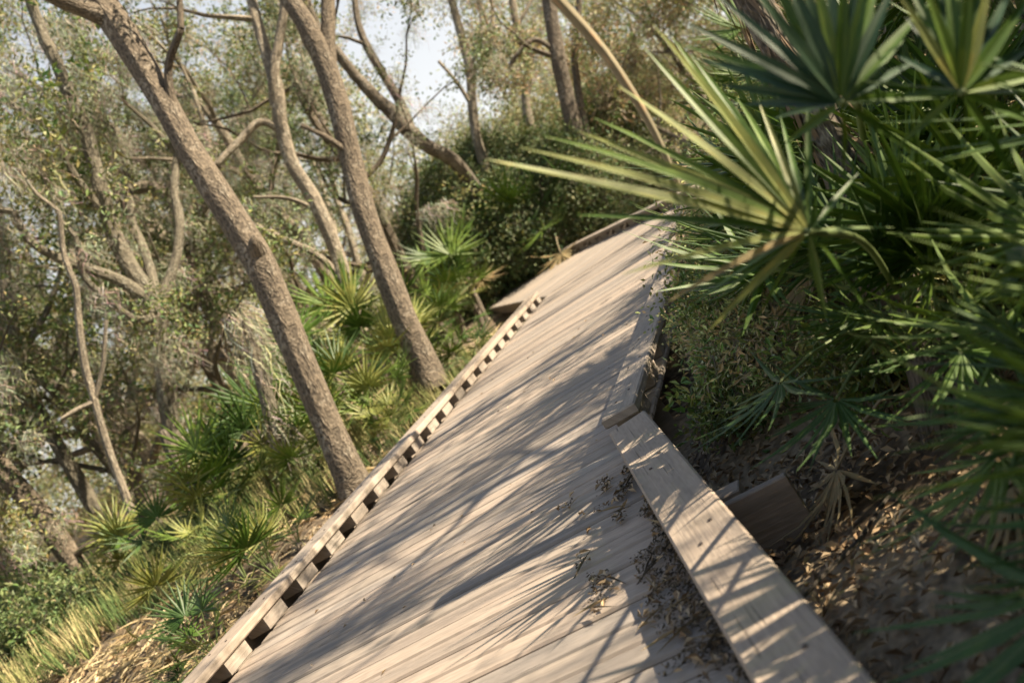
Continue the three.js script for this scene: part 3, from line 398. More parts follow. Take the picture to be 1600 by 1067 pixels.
// ---------------------------------------------------------------- saw palmettos
// one folded blade from p along dir: width w, droop; returns positions and uv
function bladeGeo(p, tip, up, w, sag, segs, fold = 0.45) {
  const pos = [], uv = [], idx = [], f = tip.clone().sub(p), L = f.length(); f.normalize(); const s = f.clone().cross(up).normalize(), u = s.clone().cross(f).normalize();
  for (let i = 0; i <= segs; i++) {
    const t = i / segs, c = p.clone().addScaledVector(f, L * t).addScaledVector(u, -sag * L * t * t), k = w * (t < 0.35 ? 0.28 + 0.72 * Math.sin(t / 0.35 * Math.PI / 2) : Math.pow(Math.max(0, 1 - (t - 0.35) / 0.65), 0.75)) + 0.0008, h = k * fold;
    for (const e of [-1, 0, 1]) { pos.push(c.x + s.x * k * e + u.x * h * Math.abs(e), c.y + s.y * k * e + u.y * h * Math.abs(e), c.z + s.z * k * e + u.z * h * Math.abs(e)); uv.push((e + 1) / 2 * 0.4 + p.x, t * L * 1.2); }
  }
  for (let i = 0; i < segs; i++) for (let j = 0; j < 2; j++) { const q = i * 3 + j; idx.push(q, q + 1, q + 3, q + 1, q + 4, q + 3); }
  const g = geoOf(pos, null, uv, idx).toNonIndexed(); g.computeVertexNormals(); return g;
}
// a whole frond: stalk from the origin, leaning out along +z, fan at its end
function frondGeo(seed, n, len, stalk, tilt, segs) {
  const r = rngOf(seed), hub = V(0, stalk * Math.cos(tilt), stalk * Math.sin(tilt)), mid = V(0, stalk * 0.55 * Math.cos(tilt * 0.6), stalk * 0.55 * Math.sin(tilt * 0.6));
  const st = tube([V(0, 0, 0), mid, hub], [0.011, 0.009, 0.006], 5, { n: 4, knob: 0.02 }).toNonIndexed(); st.deleteAttribute('normal'); st.computeVertexNormals();
  const f = hub.clone().sub(mid).normalize(), sd = V(1, 0, 0), out = [], face = f.clone().cross(sd).negate();
  for (let i = 0; i < n; i++) { const a = (i / (n - 1) * 2 - 1) * rr(1.75, 1.95, r), l = len * (0.72 + 0.28 * Math.cos(a * 0.55)) * rr(0.66, 1.08, r), d = f.clone().multiplyScalar(Math.cos(a)).addScaledVector(sd, Math.sin(a)).addScaledVector(face, rr(0.02, 0.34, r)).normalize(); out.push(bladeGeo(hub.clone().addScaledVector(d, 0.02), hub.clone().addScaledVector(d, l), face, len * rr(0.024, 0.036, r), r() < 0.2 ? rr(0.2, 0.5, r) : rr(0, 0.16, r), segs)); }
  return { stalk: st, fan: mergeGeometries(out) };
}
const fronds = [[1, 20, 0.5, 0.62, 0.35], [2, 22, 0.55, 0.7, 0.6], [3, 18, 0.48, 0.55, 0.9], [4, 21, 0.58, 0.8, 0.25], [5, 19, 0.5, 0.66, 1.15], [6, 17, 0.42, 0.5, 0.75]].map((a) => frondGeo(...a, 3));
function palmetto(label, group, x, z, size, n, seed, o = {}) {
  const y = groundAt(x, z) - 0.03, t = thing('palmetto', label, 'palmetto', [x, y, z], group), r = rngOf(seed);
  if (o.rise) t.position.y += o.rise;
  part('stem', tube([V(-0.15, -0.1 - (o.rise ?? 0), 0.05), V(0, 0.02, 0), V(0.03, 0.16 * size, 0.02)], [0.07, 0.075, 0.05], 8, { n: 4, knob: 0.25 }), bark[2], t);
  for (let i = 0; i < n; i++) {
    const old = r() < (o.dead ?? 0.1), k = old ? 4 : Math.floor(r() * fronds.length), f = fronds[k], s = size * rr(0.75, 1.15, r), mat = old ? bladeMats[4] : bladeMats[o.yellow && r() < o.yellow ? 3 : Math.floor(r() * 3)];
    const m = part('frond', f.fan, mat, t); m.rotation.order = 'YXZ'; m.rotation.set(rr(-0.25, 0.2, r) + (old ? 0.5 : 0), i * 2.4 + rr(-0.5, 0.5, r), rr(-0.2, 0.2, r)); m.scale.setScalar(s); m.position.y = 0.06;
    const st = shade(new THREE.Mesh(f.stalk, stalkMats[old ? 1 : 0])); st.name = 'stalk'; m.add(st);
  }
  return t;
}
{ // beside and behind the kerb rail, left of the walk
  const L = 'palmetto clump in the bright bank of palmettos behind the kerb rail', G = 'palmettos of the sunlit bank';
  const spots = [[[-1.893, 1.062, -11.544], 1], [[-1.67, 0.593, -11.192], 0.95], [[-2.264, 1.482, -12.595], 1.1], [[-1.372, 0.936, -13.04], 1], [[-1.682, 1.272, -14.081], 1.15], [[-0.83, 1.325, -15.596], 1.2], [[-0.751, 0.832, -15.04], 1], [[-1.059, 0.669, -13.614], 0.9], [[-0.606, 0.215, -12.962], 0.9], [[-0.227, 1.136, -17.587], 1.3], [[-0.563, 1.641, -17.138], 1.25], [[-1.274, 1.518, -15.114], 1.2], [[-1.847, 1.806, -14.642], 1.2], [[-2.882, 0.932, -11.832], 1.1], [[-3.374, 0.883, -11.425], 1.1], [[-3.951, 0.844, -12.024], 1.1], [[-3.238, 0.586, -10.789], 1], [[-3.706, 0.495, -10.981], 1], [[-2.708, 0.538, -10.583], 0.9], [[-1.623, 0.279, -10.756], 0.75], [[-2.382, 0.751, -11.008], 1]];
  spots.forEach(([p, s], i) => palmetto(L, G, p[0], p[2], s, 9, 1200 + i * 17, { rise: Math.max(0, Math.min(0.45, p[1] - groundAt(p[0], p[2]) - s * 0.75)), yellow: 0.28, dead: 0.12 }));
  const M = 'low palmetto in the patchy undergrowth between rail and leaning trunk', H = 'palmettos near the rail';
  [[[-2.94, 0.141, -8.529], 0.75], [[-2.632, -0.027, -7.706], 0.7], [[-3.105, 0.122, -8.326], 0.7], [[-3.755, 0.491, -9.773], 0.8], [[-4.311, 0.579, -10.386], 0.8], [[-4.895, 0.501, -10.981], 0.8], [[-3.707, 0.699, -10.6], 0.85], [[-3.018, -0.077, -6.796], 0.55], [[-3.117, -0.074, -6.595], 0.5], [[-2.667, 0.097, -8.725], 0.65]].forEach(([p, s], i) => palmetto(M, H, p[0], p[2], s, 8, 1700 + i * 13, { yellow: 0.4, dead: 0.2 }));
  palmetto('yellowish half-dead palmetto on the straw patch by the rail', null, ...[[-3.76, -0.05, -8.106]].flatMap((p) => [p[0], p[2]]), 0.72, 9, 1907, { yellow: 0.8, dead: 0.5 });
}
{ // dark evergreen shrubs beyond the far run, with palmettos in them
  const G = 'evergreens behind the far run';
  [[[0.699, 2.554, -22.265], 2.1, 2.2], [[1.834, 2.057, -23.217], 2.3, 2.3], [[2.687, 1.572, -22.16], 1.9, 2], [[-0.118, 2.997, -23.318], 1.6, 2], [[0.972, 1.451, -21.141], 1.2, 2], [[3.067, 0.805, -20.066], 1.5, 1.6], [[0.003, 1.741, -20.166], 1, 1.7], [[1.7, 0.923, -20.078], 1.2, 1.6], [[4.55, 1.154, -23.12], 2, 2.2]].forEach(([p, h, w], i) => {
    const x = p[0], z = p[2], y = groundAt(x, z), t = thing('evergreen_shrub', 'dense dark evergreen shrub crowding the far bend of the walk', 'shrub', [x, y, z], G), r = rngOf(2000 + i * 7), m = [], c = [], st = [];
    const H = h + 1.1;
    for (let k = 0; k < 7; k++) { const a = k * 0.9 + r(), e = V(Math.cos(a) * w * 0.5, H * rr(0.6, 0.9, r), Math.sin(a) * w * 0.5); st.push(tube([V(0, -0.1, 0), e.clone().multiplyScalar(0.5).add(V(rr(-0.15, 0.15, r), 0.1, rr(-0.15, 0.15, r))), e], [0.04, 0.028, 0.012], 5, { n: 5 })); }
    part('stems', mergeGeometries(st), bark[2], t);
    for (let k = 0; k < 420; k++) { const a = rr(0, 6.28, r), u = Math.sqrt(r()), v = r(), rad = w * 0.62 * (1 - Math.pow(Math.abs(v - 0.45) * 1.6, 2)) * (1 + 0.3 * noise(Math.cos(a) * 2 + i, Math.sin(a) * 2, v * 4, 4096, 81)); if (rad <= 0) continue; m.push(M4(V(Math.cos(a) * rad * u, 0.15 + v * H, Math.sin(a) * rad * u), rr(0.7, 1.25, r), r)); const g = rr(0.7, 1.3, r); c.push(lin(g, g, g)); }
    instanced('crown', darkSprays[i % 2], oakLeaf, m, c, t);
  });
  [[[1.6, 2.565, -20.054], 1.7], [[2.014, 2.162, -19.608], 1.7], [[-0.066, 1.602, -18.542], 1.2], [[2.504, 1.131, -21.609], 1.2], [[3.144, 0.794, -20.567], 1.1]].forEach(([p, s], i) => palmetto('spiky palmetto standing up out of the dark evergreens', 'palmettos among the evergreens', p[0], p[2], s, 9, 2300 + i * 11, { rise: Math.max(0, Math.min(0.8, p[1] - groundAt(p[0], p[2]) - s * 0.8)) }));
}
{ // dark brush at the foot of the lowest leaning trunk
  [[[-6.762, 0.234, -11.556], 0.7], [[-5.937, 0.064, -10.733], 0.55], [[-6.558, 0.247, -10.451], 0.6], [[-7.431, 0.634, -13.007], 0.7]].forEach(([p, h], i) => {
    const x = p[0], z = p[2], t = thing('brush_shrub', 'dark green brush shrub at the foot of the sunlit leaning trunk', 'shrub', [x, groundAt(x, z), z], 'brush under the sunlit leaning trunk'), r = rngOf(2600 + i * 7), m = [], c = [], st = [];
    for (let k = 0; k < 8; k++) { const a = k * 0.8 + r(), e = V(Math.cos(a) * h * 0.7, h * rr(0.5, 1, r), Math.sin(a) * h * 0.7); st.push(tube([V(0, -0.05, 0), e.clone().multiplyScalar(0.5), e], [0.014, 0.01, 0.004], 4, { n: 4 })); for (let j = 0; j < 16; j++) { m.push(M4(e.clone().multiplyScalar(rr(0.25, 1.1, r)).add(V(rr(-0.2, 0.2, r), rr(-0.15, 0.15, r), rr(-0.2, 0.2, r))), rr(0.6, 0.95, r), r)); const g = rr(0.8, 1.5, r); c.push(lin(g, g, g)); } }
    part('stems', mergeGeometries(st), bark[2], t); instanced('crown', olive[0], oakLeaf, m, c, t);
  });
}
// big near fans: every blade drawn by hand
function fan(label, base, hub, tips, mats, w, seed, up, extra = []) {
  const t = thing('palmetto_fan', label, 'palm frond', base), r = rngOf(seed), B = vec(base), Hh = vec(hub).sub(B);
  const mid = Hh.clone().multiplyScalar(0.5).add(V(0.03, 0.06, 0.02));
  const st = part('stalk', tube([V(0, 0, 0), mid, Hh], [0.012, 0.01, 0.0085], 7, { n: 10, knob: 0.03 }), stalkMats[0], t);
  const U = vec(up);
  tips.forEach(([p, k = 0, ww = 1], i) => { const sag = 0.02 + 0.11 * ((i * 7) % 5) / 5; const T = vec(p).sub(B), d = T.clone().sub(Hh).normalize(), g = bladeGeo(Hh.clone().addScaledVector(d, 0.012), T, U.clone().add(V(rr(-0.25, 0.25, r), rr(-0.25, 0.25, r), rr(-0.25, 0.25, r))), w * ww * rr(0.9, 1.1, r), sag, 8, rr(0.25, 0.6, r)); const m = shade(new THREE.Mesh(g, mats[k])); m.name = 'blade'; st.add(m); });
}
const FM = [bladeMats[1], bladeMats[3], bladeMats[4], bladeMats[0], bladeMats[5]];  // pale second entry puts cream sun highlights into the blade colour
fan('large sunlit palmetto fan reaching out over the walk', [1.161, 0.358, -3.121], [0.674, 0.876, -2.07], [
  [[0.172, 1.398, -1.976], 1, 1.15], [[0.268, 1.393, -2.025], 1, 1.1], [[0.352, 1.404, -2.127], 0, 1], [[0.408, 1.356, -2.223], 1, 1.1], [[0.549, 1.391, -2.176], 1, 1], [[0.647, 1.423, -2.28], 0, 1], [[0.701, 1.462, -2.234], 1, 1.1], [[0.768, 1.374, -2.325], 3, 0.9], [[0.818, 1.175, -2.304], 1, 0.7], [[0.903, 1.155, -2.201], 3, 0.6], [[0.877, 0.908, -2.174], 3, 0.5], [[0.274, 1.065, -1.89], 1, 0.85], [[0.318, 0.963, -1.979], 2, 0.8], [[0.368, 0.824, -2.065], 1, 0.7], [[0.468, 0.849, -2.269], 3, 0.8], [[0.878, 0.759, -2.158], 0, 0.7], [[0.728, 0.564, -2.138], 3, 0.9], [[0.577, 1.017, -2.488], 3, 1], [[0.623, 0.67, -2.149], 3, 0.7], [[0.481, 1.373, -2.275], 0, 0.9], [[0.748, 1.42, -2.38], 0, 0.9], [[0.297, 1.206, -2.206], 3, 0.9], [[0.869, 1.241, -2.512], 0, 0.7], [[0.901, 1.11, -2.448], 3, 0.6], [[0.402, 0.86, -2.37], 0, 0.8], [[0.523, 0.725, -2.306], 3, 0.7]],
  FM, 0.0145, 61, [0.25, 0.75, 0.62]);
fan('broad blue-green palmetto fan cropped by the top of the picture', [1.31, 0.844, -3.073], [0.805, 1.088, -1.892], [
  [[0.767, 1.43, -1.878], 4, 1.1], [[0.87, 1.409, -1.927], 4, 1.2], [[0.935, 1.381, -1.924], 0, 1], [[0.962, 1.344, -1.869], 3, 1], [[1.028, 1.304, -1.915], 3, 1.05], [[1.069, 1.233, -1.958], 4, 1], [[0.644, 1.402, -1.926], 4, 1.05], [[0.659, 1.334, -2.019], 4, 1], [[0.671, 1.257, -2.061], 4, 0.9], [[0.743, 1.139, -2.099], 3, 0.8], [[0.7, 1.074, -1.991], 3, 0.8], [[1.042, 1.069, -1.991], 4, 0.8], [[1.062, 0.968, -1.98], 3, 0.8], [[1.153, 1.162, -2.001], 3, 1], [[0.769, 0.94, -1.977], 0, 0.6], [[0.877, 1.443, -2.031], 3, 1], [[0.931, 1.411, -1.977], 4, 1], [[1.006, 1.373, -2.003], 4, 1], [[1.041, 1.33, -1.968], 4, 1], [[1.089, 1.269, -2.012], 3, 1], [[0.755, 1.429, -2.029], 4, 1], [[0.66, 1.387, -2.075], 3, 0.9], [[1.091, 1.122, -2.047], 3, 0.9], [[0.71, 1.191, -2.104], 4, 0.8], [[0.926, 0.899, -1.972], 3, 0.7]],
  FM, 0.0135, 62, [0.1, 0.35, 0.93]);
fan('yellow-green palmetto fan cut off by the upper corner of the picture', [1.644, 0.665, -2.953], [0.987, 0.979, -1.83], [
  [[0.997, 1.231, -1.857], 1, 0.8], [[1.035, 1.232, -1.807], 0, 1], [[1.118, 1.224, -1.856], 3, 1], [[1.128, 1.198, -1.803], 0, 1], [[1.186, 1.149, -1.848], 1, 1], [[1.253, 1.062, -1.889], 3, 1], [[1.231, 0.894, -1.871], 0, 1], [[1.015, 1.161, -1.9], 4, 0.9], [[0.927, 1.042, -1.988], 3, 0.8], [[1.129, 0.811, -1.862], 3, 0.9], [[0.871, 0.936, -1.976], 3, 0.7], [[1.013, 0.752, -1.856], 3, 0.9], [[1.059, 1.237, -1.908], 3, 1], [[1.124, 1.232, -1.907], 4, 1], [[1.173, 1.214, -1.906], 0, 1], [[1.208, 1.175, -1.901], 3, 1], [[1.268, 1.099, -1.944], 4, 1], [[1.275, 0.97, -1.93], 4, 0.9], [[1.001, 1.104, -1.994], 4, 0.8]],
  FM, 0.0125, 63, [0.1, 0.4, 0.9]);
{ // dead stalk hanging across the upper edge, sagging stick over the litter, palm trunk
  const t = thing('dead_palm_stalk', 'dead tan palm stalk slanting down from the upper edge of the picture', 'palm stalk', [0.636, 1.075, -2.695]), b = [0.636, 1.075, -2.695];
  part('stalk', tube([[0.636, 1.075, -2.695], [0.646, 1.266, -2.635], [0.634, 1.487, -2.589], [0.596, 1.674, -2.558], [0.56, 1.828, -2.525]].map((p) => V(p[0] - b[0], p[1] - b[1], p[2] - b[2])), [0.007, 0.011, 0.015, 0.017, 0.018], 7, { n: 14, knob: 0.06 }), stalkMats[1], t);
  const sb = [0.301, -0.19, -2.761], s = thing('fallen_stick', 'thin dark stick lying on the lit litter right of the near rail', 'stick', sb);
  part('stick', tube([[0.301, -0.19, -2.761], [0.439, -0.187, -2.811], [0.562, -0.199, -2.88], [0.666, -0.199, -2.961], [0.788, -0.211, -3.06]].map((p) => V(p[0] - sb[0], p[1] - sb[1] + 0.02, p[2] - sb[2])), [0.006, 0.008, 0.008, 0.007, 0.005], 6, { n: 14, knob: 0.15 }), bark[4], s);
  const q = [1.317, 0.496, -3.538], gy = groundAt(q[0], q[2]) - 0.1, pb = [q[0], gy, q[2]], pt = thing('palm_tree', 'palm trunk shaggy with brown fibre behind the blue-green fan', 'palm', pb);
  const line = [[q[0] + 0.02, gy, q[2] + 0.05], [1.317, 0.496, -3.538], [1.408, 0.699, -3.61], [1.48, 1.011, -3.694], [1.519, 1.325, -3.778], [1.562, 1.675, -3.866]].map((p) => V(p[0] - pb[0], p[1] - pb[1], p[2] - pb[2])), cv = new THREE.CatmullRomCurve3(line);
  part('trunk', tube(line, [0.1, 0.075, 0.075, 0.075, 0.07, 0.07], 12, { per: 9, knob: 0.16 }), bark[4], pt);
  const r = rngOf(99), fib = []; for (let i = 0; i < 160; i++) { const p = cv.getPoint(r()), a = rr(0, 6.28, r), o = V(Math.cos(a) * 0.085, 0, Math.sin(a) * 0.085), e = p.clone().add(o).add(V(Math.cos(a) * rr(0.02, 0.1, r), rr(-0.3, -0.1, r), Math.sin(a) * rr(0.02, 0.1, r))); fib.push(bladeGeo(p.clone().add(o), e, V(Math.cos(a), 0.2, Math.sin(a)), rr(0.004, 0.012, r), rr(0, 0.2, r), 3)); }
  part('fibre', mergeGeometries(fib), std({ color: lin(0.2, 0.14, 0.09), roughness: 1, side: THREE.DoubleSide }), pt);
}
{ // the shaded bank to the right of the walk
  const L = 'palmetto in the shadowy wall of palmettos beside the near rail', G = 'palmettos of the shaded bank';
  [[2.3, -1.6, 1.35], [2.7, -3.7, 0.9], [2, -1.6, 0.95], [1.9, -1, 1.2], [2.6, -1.4, 1.4], [3.3, -6.4, 1.3], [4.6, -6.4, 1.3], [1.55, -1.75, 1], [1.45, -1.15, 1], [2.2, -1.9, 1.35], [1.35, -2.15, 1], [1.9, -0.2, 1.3], [2.05, -3.75, 1], [2.7, -4.3, 1.2], [1.75, -4.1, 0.8], [2.4, -3.2, 0.9], [1.12, -1.85, 0.9], [1.0, -1.35, 0.8], [1.35, -1.55, 1.05], [0.85, -1.7, 0.5]].forEach(([x, z, s], i) => palmetto(L, G, x, z, s, 14, 3000 + i * 19, { dead: 0.18 }));
  [[3.3, -8.4, 1.1], [4.2, -9.8, 1.2], [4.6, -7.6, 1.3], [3.9, -11.6, 1.2], [5, -13, 1.3], [5.8, -10.6, 1.3], [5.4, -15.5, 1.3]].forEach(([x, z, s], i) => palmetto('palmetto on the bank farther along behind the starting rail', 'palmettos farther along the bank', x, z, s, 9, 3400 + i * 23, { dead: 0.2, yellow: 0.2 }));
  [[[1.365, 0.886, -4.184], 1], [[1.474, 0.656, -3.354], 1], [[1.991, 0.265, -4.117], 1.1], [[1.162, 0.669, -3.255], 0.8], [[1.203, 0.457, -3.132], 0.7]].forEach(([p, s], i) => palmetto('palmetto rising behind the near fans on the shaded bank', 'palmettos behind the near fans', p[0], p[2], s, 11, 5100 + i * 29, { dead: 0.12, rise: Math.max(0, Math.min(0.5, p[1] - groundAt(p[0], p[2]) - s * 0.8)) }));
  [[3.7, -0.9, 1.9], [4.2, -3.9, 1.5], [4.6, -1.6, 2.2], [3.2, -0.6, 1.9], [4.2, -0.4, 2.2], [4.8, -6.3, 1.5], [3.1, 0.5, 1.8]].forEach(([x, z, s], i) => palmetto('tall palmetto at the back of the shaded bank', 'tall palmettos at the back of the bank', x, z, s, 13, 5600 + i * 37, { dead: 0.15 }));
  [[2.75, -1.9, 1.15], [2.9, -0.9, 1.2], [2.3, -0.3, 1], [3.3, -3.1, 0.7], [1.75, -0.5, 0.7], [1.5, -1.8, 0.5]].forEach(([x, z, h], i) => {  // shrub hedge added to block sky light from the dark bank
    const t = thing('evergreen_shrub', 'leafy shrub added to deepen the shade of the bank', 'shrub', [x, groundAt(x, z), z], 'dark shrubs in the deepest shade'), r = rngOf(6200 + i * 7), m = [], c = [], st = [];
    for (let k = 0; k < 10; k++) { const a = k * 0.63 + r(), e = V(Math.cos(a) * h * 0.75, h * rr(0.5, 1, r), Math.sin(a) * h * 0.75); st.push(tube([V(0, -0.05, 0), e.clone().multiplyScalar(0.5), e], [0.014, 0.01, 0.004], 4, { n: 4 })); for (let j = 0; j < 22; j++) { m.push(M4(e.clone().multiplyScalar(rr(0.2, 1.1, r)).add(V(rr(-0.2, 0.2, r), rr(-0.15, 0.15, r), rr(-0.2, 0.2, r))), rr(0.5, 0.8, r), r)); const g = rr(0.7, 1.3, r); c.push(lin(g, g, g)); } }
    part('stems', mergeGeometries(st), bark[2], t); instanced('crown', olive[0], oakLeaf, m, c, t);
  });
  // low broad-leaved brush, dapple-lit
  [[1.05, -4.25, 0.4], [1.75, -5.1, 0.6], [1.15, -5.1, 0.4], [1.6, -6.1, 0.6], [2.3, -6.9, 0.7], [2.2, -5.6, 0.7], [1.9, -4, 0.6], [2.7, -8.2, 0.7], [1.45, -3.5, 0.45], [0.95, -4.7, 0.3], [3.1, -9.6, 0.8], [2.9, -7.4, 0.8], [1.0, -5.35, 0.3], [1.3, -6.1, 0.35], [1.6, -6.9, 0.4], [1.85, -7.7, 0.4], [2.15, -8.6, 0.45], [0.72, -4.5, 0.26],  [0.9, -1.35, 0.35], [1.4, -4.6, 0.5], [1.15, -3.7, 0.35], [2.4, -4.7, 0.7], [2, -6.4, 0.55], [2.7, -6, 0.8]].forEach(([x, z, h], i) => {
    const y = groundAt(x, z), t = thing('low_shrub', 'low leafy shrub in the dappled brush right of the bend', 'shrub', [x, y, z], 'low shrubs of the dappled brush'), r = rngOf(3700 + i * 5), m = [], c = [], st = [];
    for (let k = 0; k < 9; k++) { const a = k * 0.7 + r(), e = V(Math.cos(a) * h * 0.6, h * rr(0.5, 1, r), Math.sin(a) * h * 0.6); st.push(tube([V(0, -0.05, 0), e.clone().multiplyScalar(0.5), e], [0.008, 0.006, 0.003], 4, { n: 4 })); for (let j = 0; j < 9; j++) { m.push(M4(e.clone().multiplyScalar(rr(0.4, 1.1, r)).add(V(rr(-0.1, 0.1, r), rr(-0.08, 0.08, r), rr(-0.1, 0.1, r))), rr(0.35, 0.6, r), r)); const g = rr(0.7, 1.4, r); c.push(lin(g * 1.1, g * 1.15, g)); } }
    part('stems', mergeGeometries(st), bark[0], t); instanced('crown', i % 3 ? sprays[i % 3] : tanSprays[0], oakLeaf, m, c, t);
  });
  // trees just out of the picture on the sunny side; their trunks and crowns streak the deck with shade
  [[4.8, -7.75, 6, 0.1], [4.4, -4.35, 5.2, 0.075], [5.3, -3.2, 5.4, 0.065], [5, -5.7, 4.8, 0.05], [6.6, 0.3, 6, 0.08], [6, 1, 5, 0.06], [5.9, -4.4, 5.6, 0.07]].forEach(([x, z, h, r0], i) => wildTree('slim_oak', 'slim young oak at the back of the shaded palmetto bank', 'slim oaks of the bank', x, z, h, 4500 + i * 41, { r: r0, lean: [rr(-0.08, 0.08), rr(-0.06, 0.06)], levels: 1, limbs: 7, first: 0.42, step: 0.35, trunk: 0.85, dress: { leaves: 0.6, moss: 0.2 } }));
  // unseen trees added round the viewpoint to close the sky over the near bank
  [[3.4, 2.6, 6.5], [0.8, 4.4, 7], [-3.4, 3.4, 7.5], [-6.4, 0.5, 7], [2.2, 6.5, 8]].forEach(([x, z, h], i) => wildTree('added_shade_oak', 'unseen spreading oak added behind the viewpoint for shade', 'oaks behind the viewpoint', x, z, h, 4800 + i * 53, { levels: 2, limbs: 8, first: 0.3, dress: { leaves: 0.9, per: 2, moss: 0.1, size: 1.2, clear: 1.6 } }));
  [[10.5, -2.2, 9], [11.5, -4.9, 9.5], [10.2, -7.4, 9]].forEach(([x, z, h], i) => wildTree('tall_oak', 'tall oak far over on the sunny side', 'tall oaks on the sunny side', x, z, h, 4950 + i * 59, { levels: 2, limbs: 6, first: 0.5, dress: { leaves: 0.4, per: 1, moss: 0.2, size: 1.3 } }));
  [[7.5, -6.9, 6.5], [9.5, -3.2, 7], [12, -14.5, 6]].forEach(([x, z, h], i) => wildTree('sunny_side_oak', 'oak beyond the palmettos on the sunny side of the walk', 'oaks on the sunny side', x, z, h, 4100 + i * 31, { levels: 1, limbs: 5, first: 0.4, dress: { leaves: 0.35, moss: 0.15 } }));
}
// ---------------------------------------------------------------- litter, straw and grass
function leafBit(seed, L, W, col) { const r = rngOf(seed), pos = [], c = [], A = V(0, 0, -L / 2), B = V(W, 0.012, 0), C = V(0, 0.004, L / 2), D = V(-W, 0.014, 0); for (const v of [A, C, B, A, D, C]) { pos.push(v.x, v.y + rr(-0.002, 0.002, r), v.z); c.push(...col); } return geoOf(pos, null, null, null, c); }
{
  const r = rngOf(808), bit = leafBit(1, 0.055, 0.012, [1, 1, 1]), strip = leafBit(2, 0.26, 0.007, [1, 1, 1]);
  const lay = (geo, n, pick, tones, s0, s1, tip, name, label, cat, parent = scene) => { const m = [], c = []; let guard = 0; while (m.length < n && guard++ < n * 20) { const p = pick(); if (!p) continue; m.push(new THREE.Matrix4().compose(V(...p), new THREE.Quaternion().setFromEuler(new THREE.Euler(rr(-tip, tip, r), rr(0, 6.28, r), rr(-tip, tip, r), 'YXZ')), new THREE.Vector3().setScalar(rr(s0, s1, r)))); const t = tones[Math.floor(r() * tones.length)], v = rr(0.7, 1.25, r); c.push(lin(t[0] * v, t[1] * v, t[2] * v)); } const o = instanced(name, geo, litterMat, m, c, parent); o.userData = { kind: 'stuff', label, category: cat }; };
  const brown = [[0.34, 0.24, 0.14], [0.42, 0.31, 0.19], [0.2, 0.13, 0.07], [0.5, 0.39, 0.25], [0.27, 0.2, 0.12]];
  lay(bit, 20000, () => { const a = rr(2.75, 5, r), b = rr(-4, 7, r), [x, z] = plan(a, b); return [x, groundAt(x, z) + rr(0.005, 0.04, r), z]; }, brown, 0.4, 1.15, 0.7, 'leaf_litter', 'brown and tan leaf litter over the ground right of the walk', 'leaf litter');
  lay(bit, 9000, () => { const a = rr(-7, -0.3, r), b = rr(-3, 9, r), [x, z] = plan(a, b); return [x, groundAt(x, z) + rr(0.005, 0.04, r), z]; }, brown, 0.9, 2.2, 0.6, 'leaf_litter', 'dry leaf litter over the ground left of the walk', 'leaf litter');
  lay(strip, 5000, () => { const a = rr(-7, -0.4, r), b = rr(-3, 8, r), [x, z] = plan(a, b); if (noise(x * 0.8, z * 0.8, 0, 4096, 91) < -0.1) return null; return [x, groundAt(x, z) + rr(0.01, 0.1, r), z]; }, [[0.5, 0.4, 0.23], [0.42, 0.33, 0.18], [0.58, 0.48, 0.3]], 0.7, 1.6, 0.45, 'dry_straw', 'tan straw and dead grass left of the walk', 'straw');
  // drift of leaves and dirt against the near rail, on the deck
  const drift = (t0, t1, pow, wide, thr) => () => { const t = rr(t0, t1, r), w = -Math.pow(r(), pow) * wide; const x = CX - R1[0] * t - R1[1] * w, z = CZ - R1[1] * t + R1[0] * w; if (noise(t * 3.1, w * 6, 0, 4096, 92) + 0.6 * noise(t * 11, w * 14, 0, 4096, 95) < thr + 1.1 * Math.pow(-w / 0.36, 1.3)) return null; return [x, 0.007 + rr(0, 0.02, r), z]; };
  const dark = [[0.07, 0.055, 0.035], [0.12, 0.09, 0.055], [0.2, 0.15, 0.09], [0.05, 0.045, 0.03]];
  lay(bit, 3600, drift(0.1, 3.2, 1.5, 0.4, -0.35), dark, 0.1, 0.4, 0.7, 'deck_debris', 'drift of dark crumbled debris on the deck against the near rail', 'leaf debris');
  lay(bit, 260, drift(0.1, 3.2, 1.4, 0.5, -0.5), brown, 0.4, 1, 0.7, 'deck_leaves', 'curled brown leaves lying in the drift against the near rail', 'leaves');
  lay(strip, 90, drift(0.1, 3.2, 1.2, 0.45, -0.4), [[0.1, 0.08, 0.05], [0.3, 0.23, 0.13]], 0.25, 0.8, 0.25, 'deck_twigs', 'short twigs and needles in the drift against the near rail', 'twigs');
  lay(bit, 60, () => { const [x, z] = plan(rr(0.2, 2.4, r), rr(-2, 5, r)); return x < CX - 0.1 || z < CZ ? [x, 0.007, z] : null; }, brown, 0.3, 0.8, 0.3, 'scattered_leaves', 'few loose leaves scattered over the deck boards', 'leaves');
  // grass blades
  const g = []; for (let i = 0; i < 9; i++) { const a = i * 0.7, d = V(Math.cos(a) * rr(0.05, 0.2, r), rr(0.22, 0.42, r), Math.sin(a) * rr(0.05, 0.2, r)); g.push(bladeGeo(V(0, 0, 0), d, V(Math.cos(a), 0.3, Math.sin(a)), 0.006, 0.2, 3)); }
  const tuft = mergeGeometries(g); tuft.setAttribute('color', new THREE.Float32BufferAttribute(new Float32Array(tuft.attributes.position.count * 3).fill(1), 3));
  lay(tuft, 2200, () => { const a = rr(-8, -0.35, r), b = rr(-3, 9, r), [x, z] = plan(a, b); if (noise(x * 0.6, z * 0.6, 0, 4096, 93) < 0.0) return null; return [x, groundAt(x, z), z]; }, [[0.16, 0.2, 0.06], [0.26, 0.26, 0.1], [0.42, 0.36, 0.18], [0.1, 0.16, 0.05]], 0.5, 1.15, 0.2, 'grass', 'tufts of green and yellow grass left of the walk', 'grass');
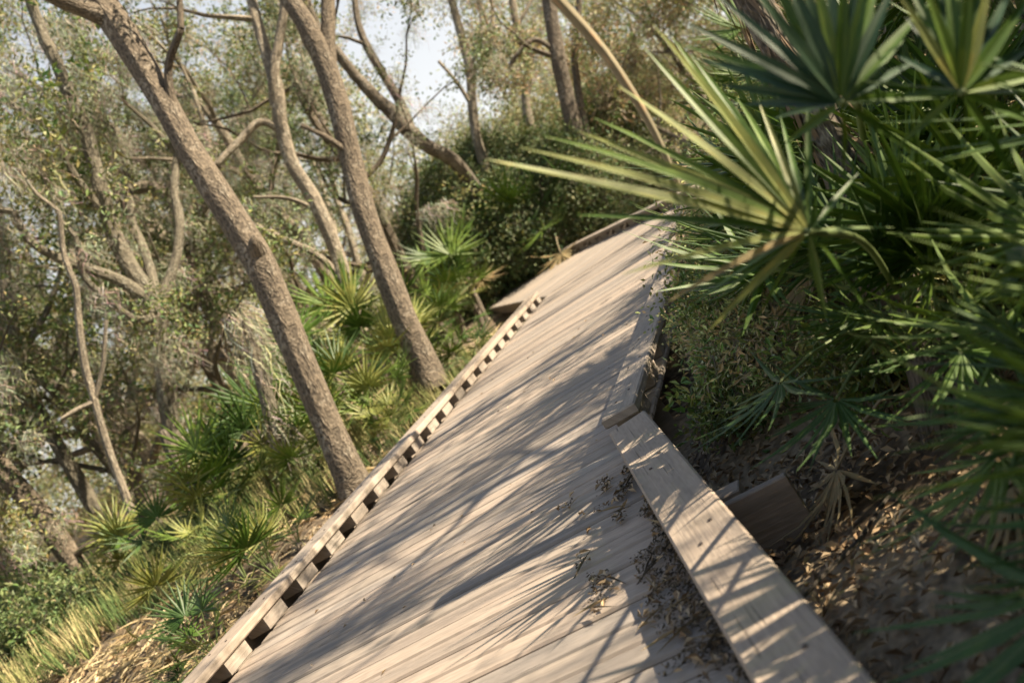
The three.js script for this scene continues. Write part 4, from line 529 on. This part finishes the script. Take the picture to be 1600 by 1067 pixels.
  lay(tuft, 420, () => { const a = rr(2.85, 5.5, r), b = rr(1, 9, r), [x, z] = plan(a, b); if (noise(x * 0.9, z * 0.9, 0, 4096, 94) < 0.05) return null; return [x, groundAt(x, z), z]; }, [[0.14, 0.19, 0.06], [0.2, 0.22, 0.09], [0.36, 0.3, 0.16]], 0.4, 0.9, 0.25, 'grass', 'thin grass and weeds right of the walk', 'grass');
}


// ---------------------------------------------------------------- labels: say which one of a group by its order from a landmark
{
  const ORD = ['nearest', 'second nearest', 'third nearest', 'fourth nearest', 'fifth nearest', 'sixth nearest', 'seventh nearest', 'eighth nearest', 'ninth nearest', 'tenth nearest', 'eleventh nearest', 'twelfth nearest', 'thirteenth nearest', 'fourteenth nearest', 'fifteenth nearest', 'sixteenth nearest', 'seventeenth nearest', 'eighteenth nearest', 'nineteenth nearest', 'twentieth nearest', 'twenty-first nearest', 'twenty-second nearest', 'twenty-third nearest', 'twenty-fourth nearest', 'twenty-fifth nearest', 'twenty-sixth nearest', 'twenty-seventh nearest'];
  const twist = [[-4.382, 1.708, -13.122]], knot = [[-2.107, 0.055, -9.626]], bend = [[C3R[0], 0, C3R[1]]], near = [[CX, 0, CZ]], straw = [[-3.76, -0.05, -8.106]], low = [[-6.378, 0.151, -12.553]];
  const HOW = {
    'oaks of the sunlit thicket': ['crooked moss-hung thicket oak', 'the twisted mossy oak', twist], 'tan-leaved oaks deep in the wood': ['tan-leaved oak deep in the wood', 'the far bend of the walk', bend],
    'understory oaks of the thicket': ['spindly understory oak', 'the twisted mossy oak', twist], 'palmettos of the sunlit bank': ['palmetto of the bright bank', 'the knotted leaning oak', knot],
    'palmettos near the rail': ['low palmetto in patchy undergrowth', 'the half-dead palmetto by the rail', straw], 'evergreens behind the far run': ['dense dark evergreen shrub', 'the far bend of the walk', bend],
    'palmettos among the evergreens': ['spiky palmetto among dark evergreens', 'the far bend of the walk', bend], 'brush under the sunlit leaning trunk': ['dark green brush shrub', 'the foot of the lowest leaning trunk', low],
    'palmettos of the shaded bank': ['palmetto of the shadowy bank', 'the square end of the near rail', near], 'palmettos farther along the bank': ['palmetto farther along the bank', 'the square end of the near rail', near],
    'palmettos behind the near fans': ['palmetto rising behind the big fans', 'the square end of the near rail', near], 'tall palmettos at the back of the bank': ['tall palmetto backing the bank', 'the square end of the near rail', near],
    'dark shrubs in the deepest shade': ['leafy shrub added to deepen shade', 'the square end of the near rail', near], 'low shrubs of the dappled brush': ['low shrub of the dappled brush', 'the square end of the near rail', near],
    'oaks behind the viewpoint': ['unseen spreading oak added behind the viewpoint for shade', 'the square end of the near rail', near],
    'tall oaks on the sunny side': ['tall oak far over sunward', 'the square end of the near rail', near],
    'slim oaks of the bank': ['slim young oak behind the palmettos', 'the square end of the near rail', near], 'oaks on the sunny side': ['oak on the sunny side', 'the square end of the near rail', near],
  };
  for (const [g, [what, mark, [p]]] of Object.entries(HOW)) scene.children.filter((o) => o.userData.group === g).map((o) => [o, Math.hypot(o.position.x - p[0], o.position.z - p[2])]).sort((a, b) => a[1] - b[1]).forEach(([o], i) => { o.userData.label = `${what}, ${ORD[i]} to ${mark}`; });
}

renderer.render(scene, camera);
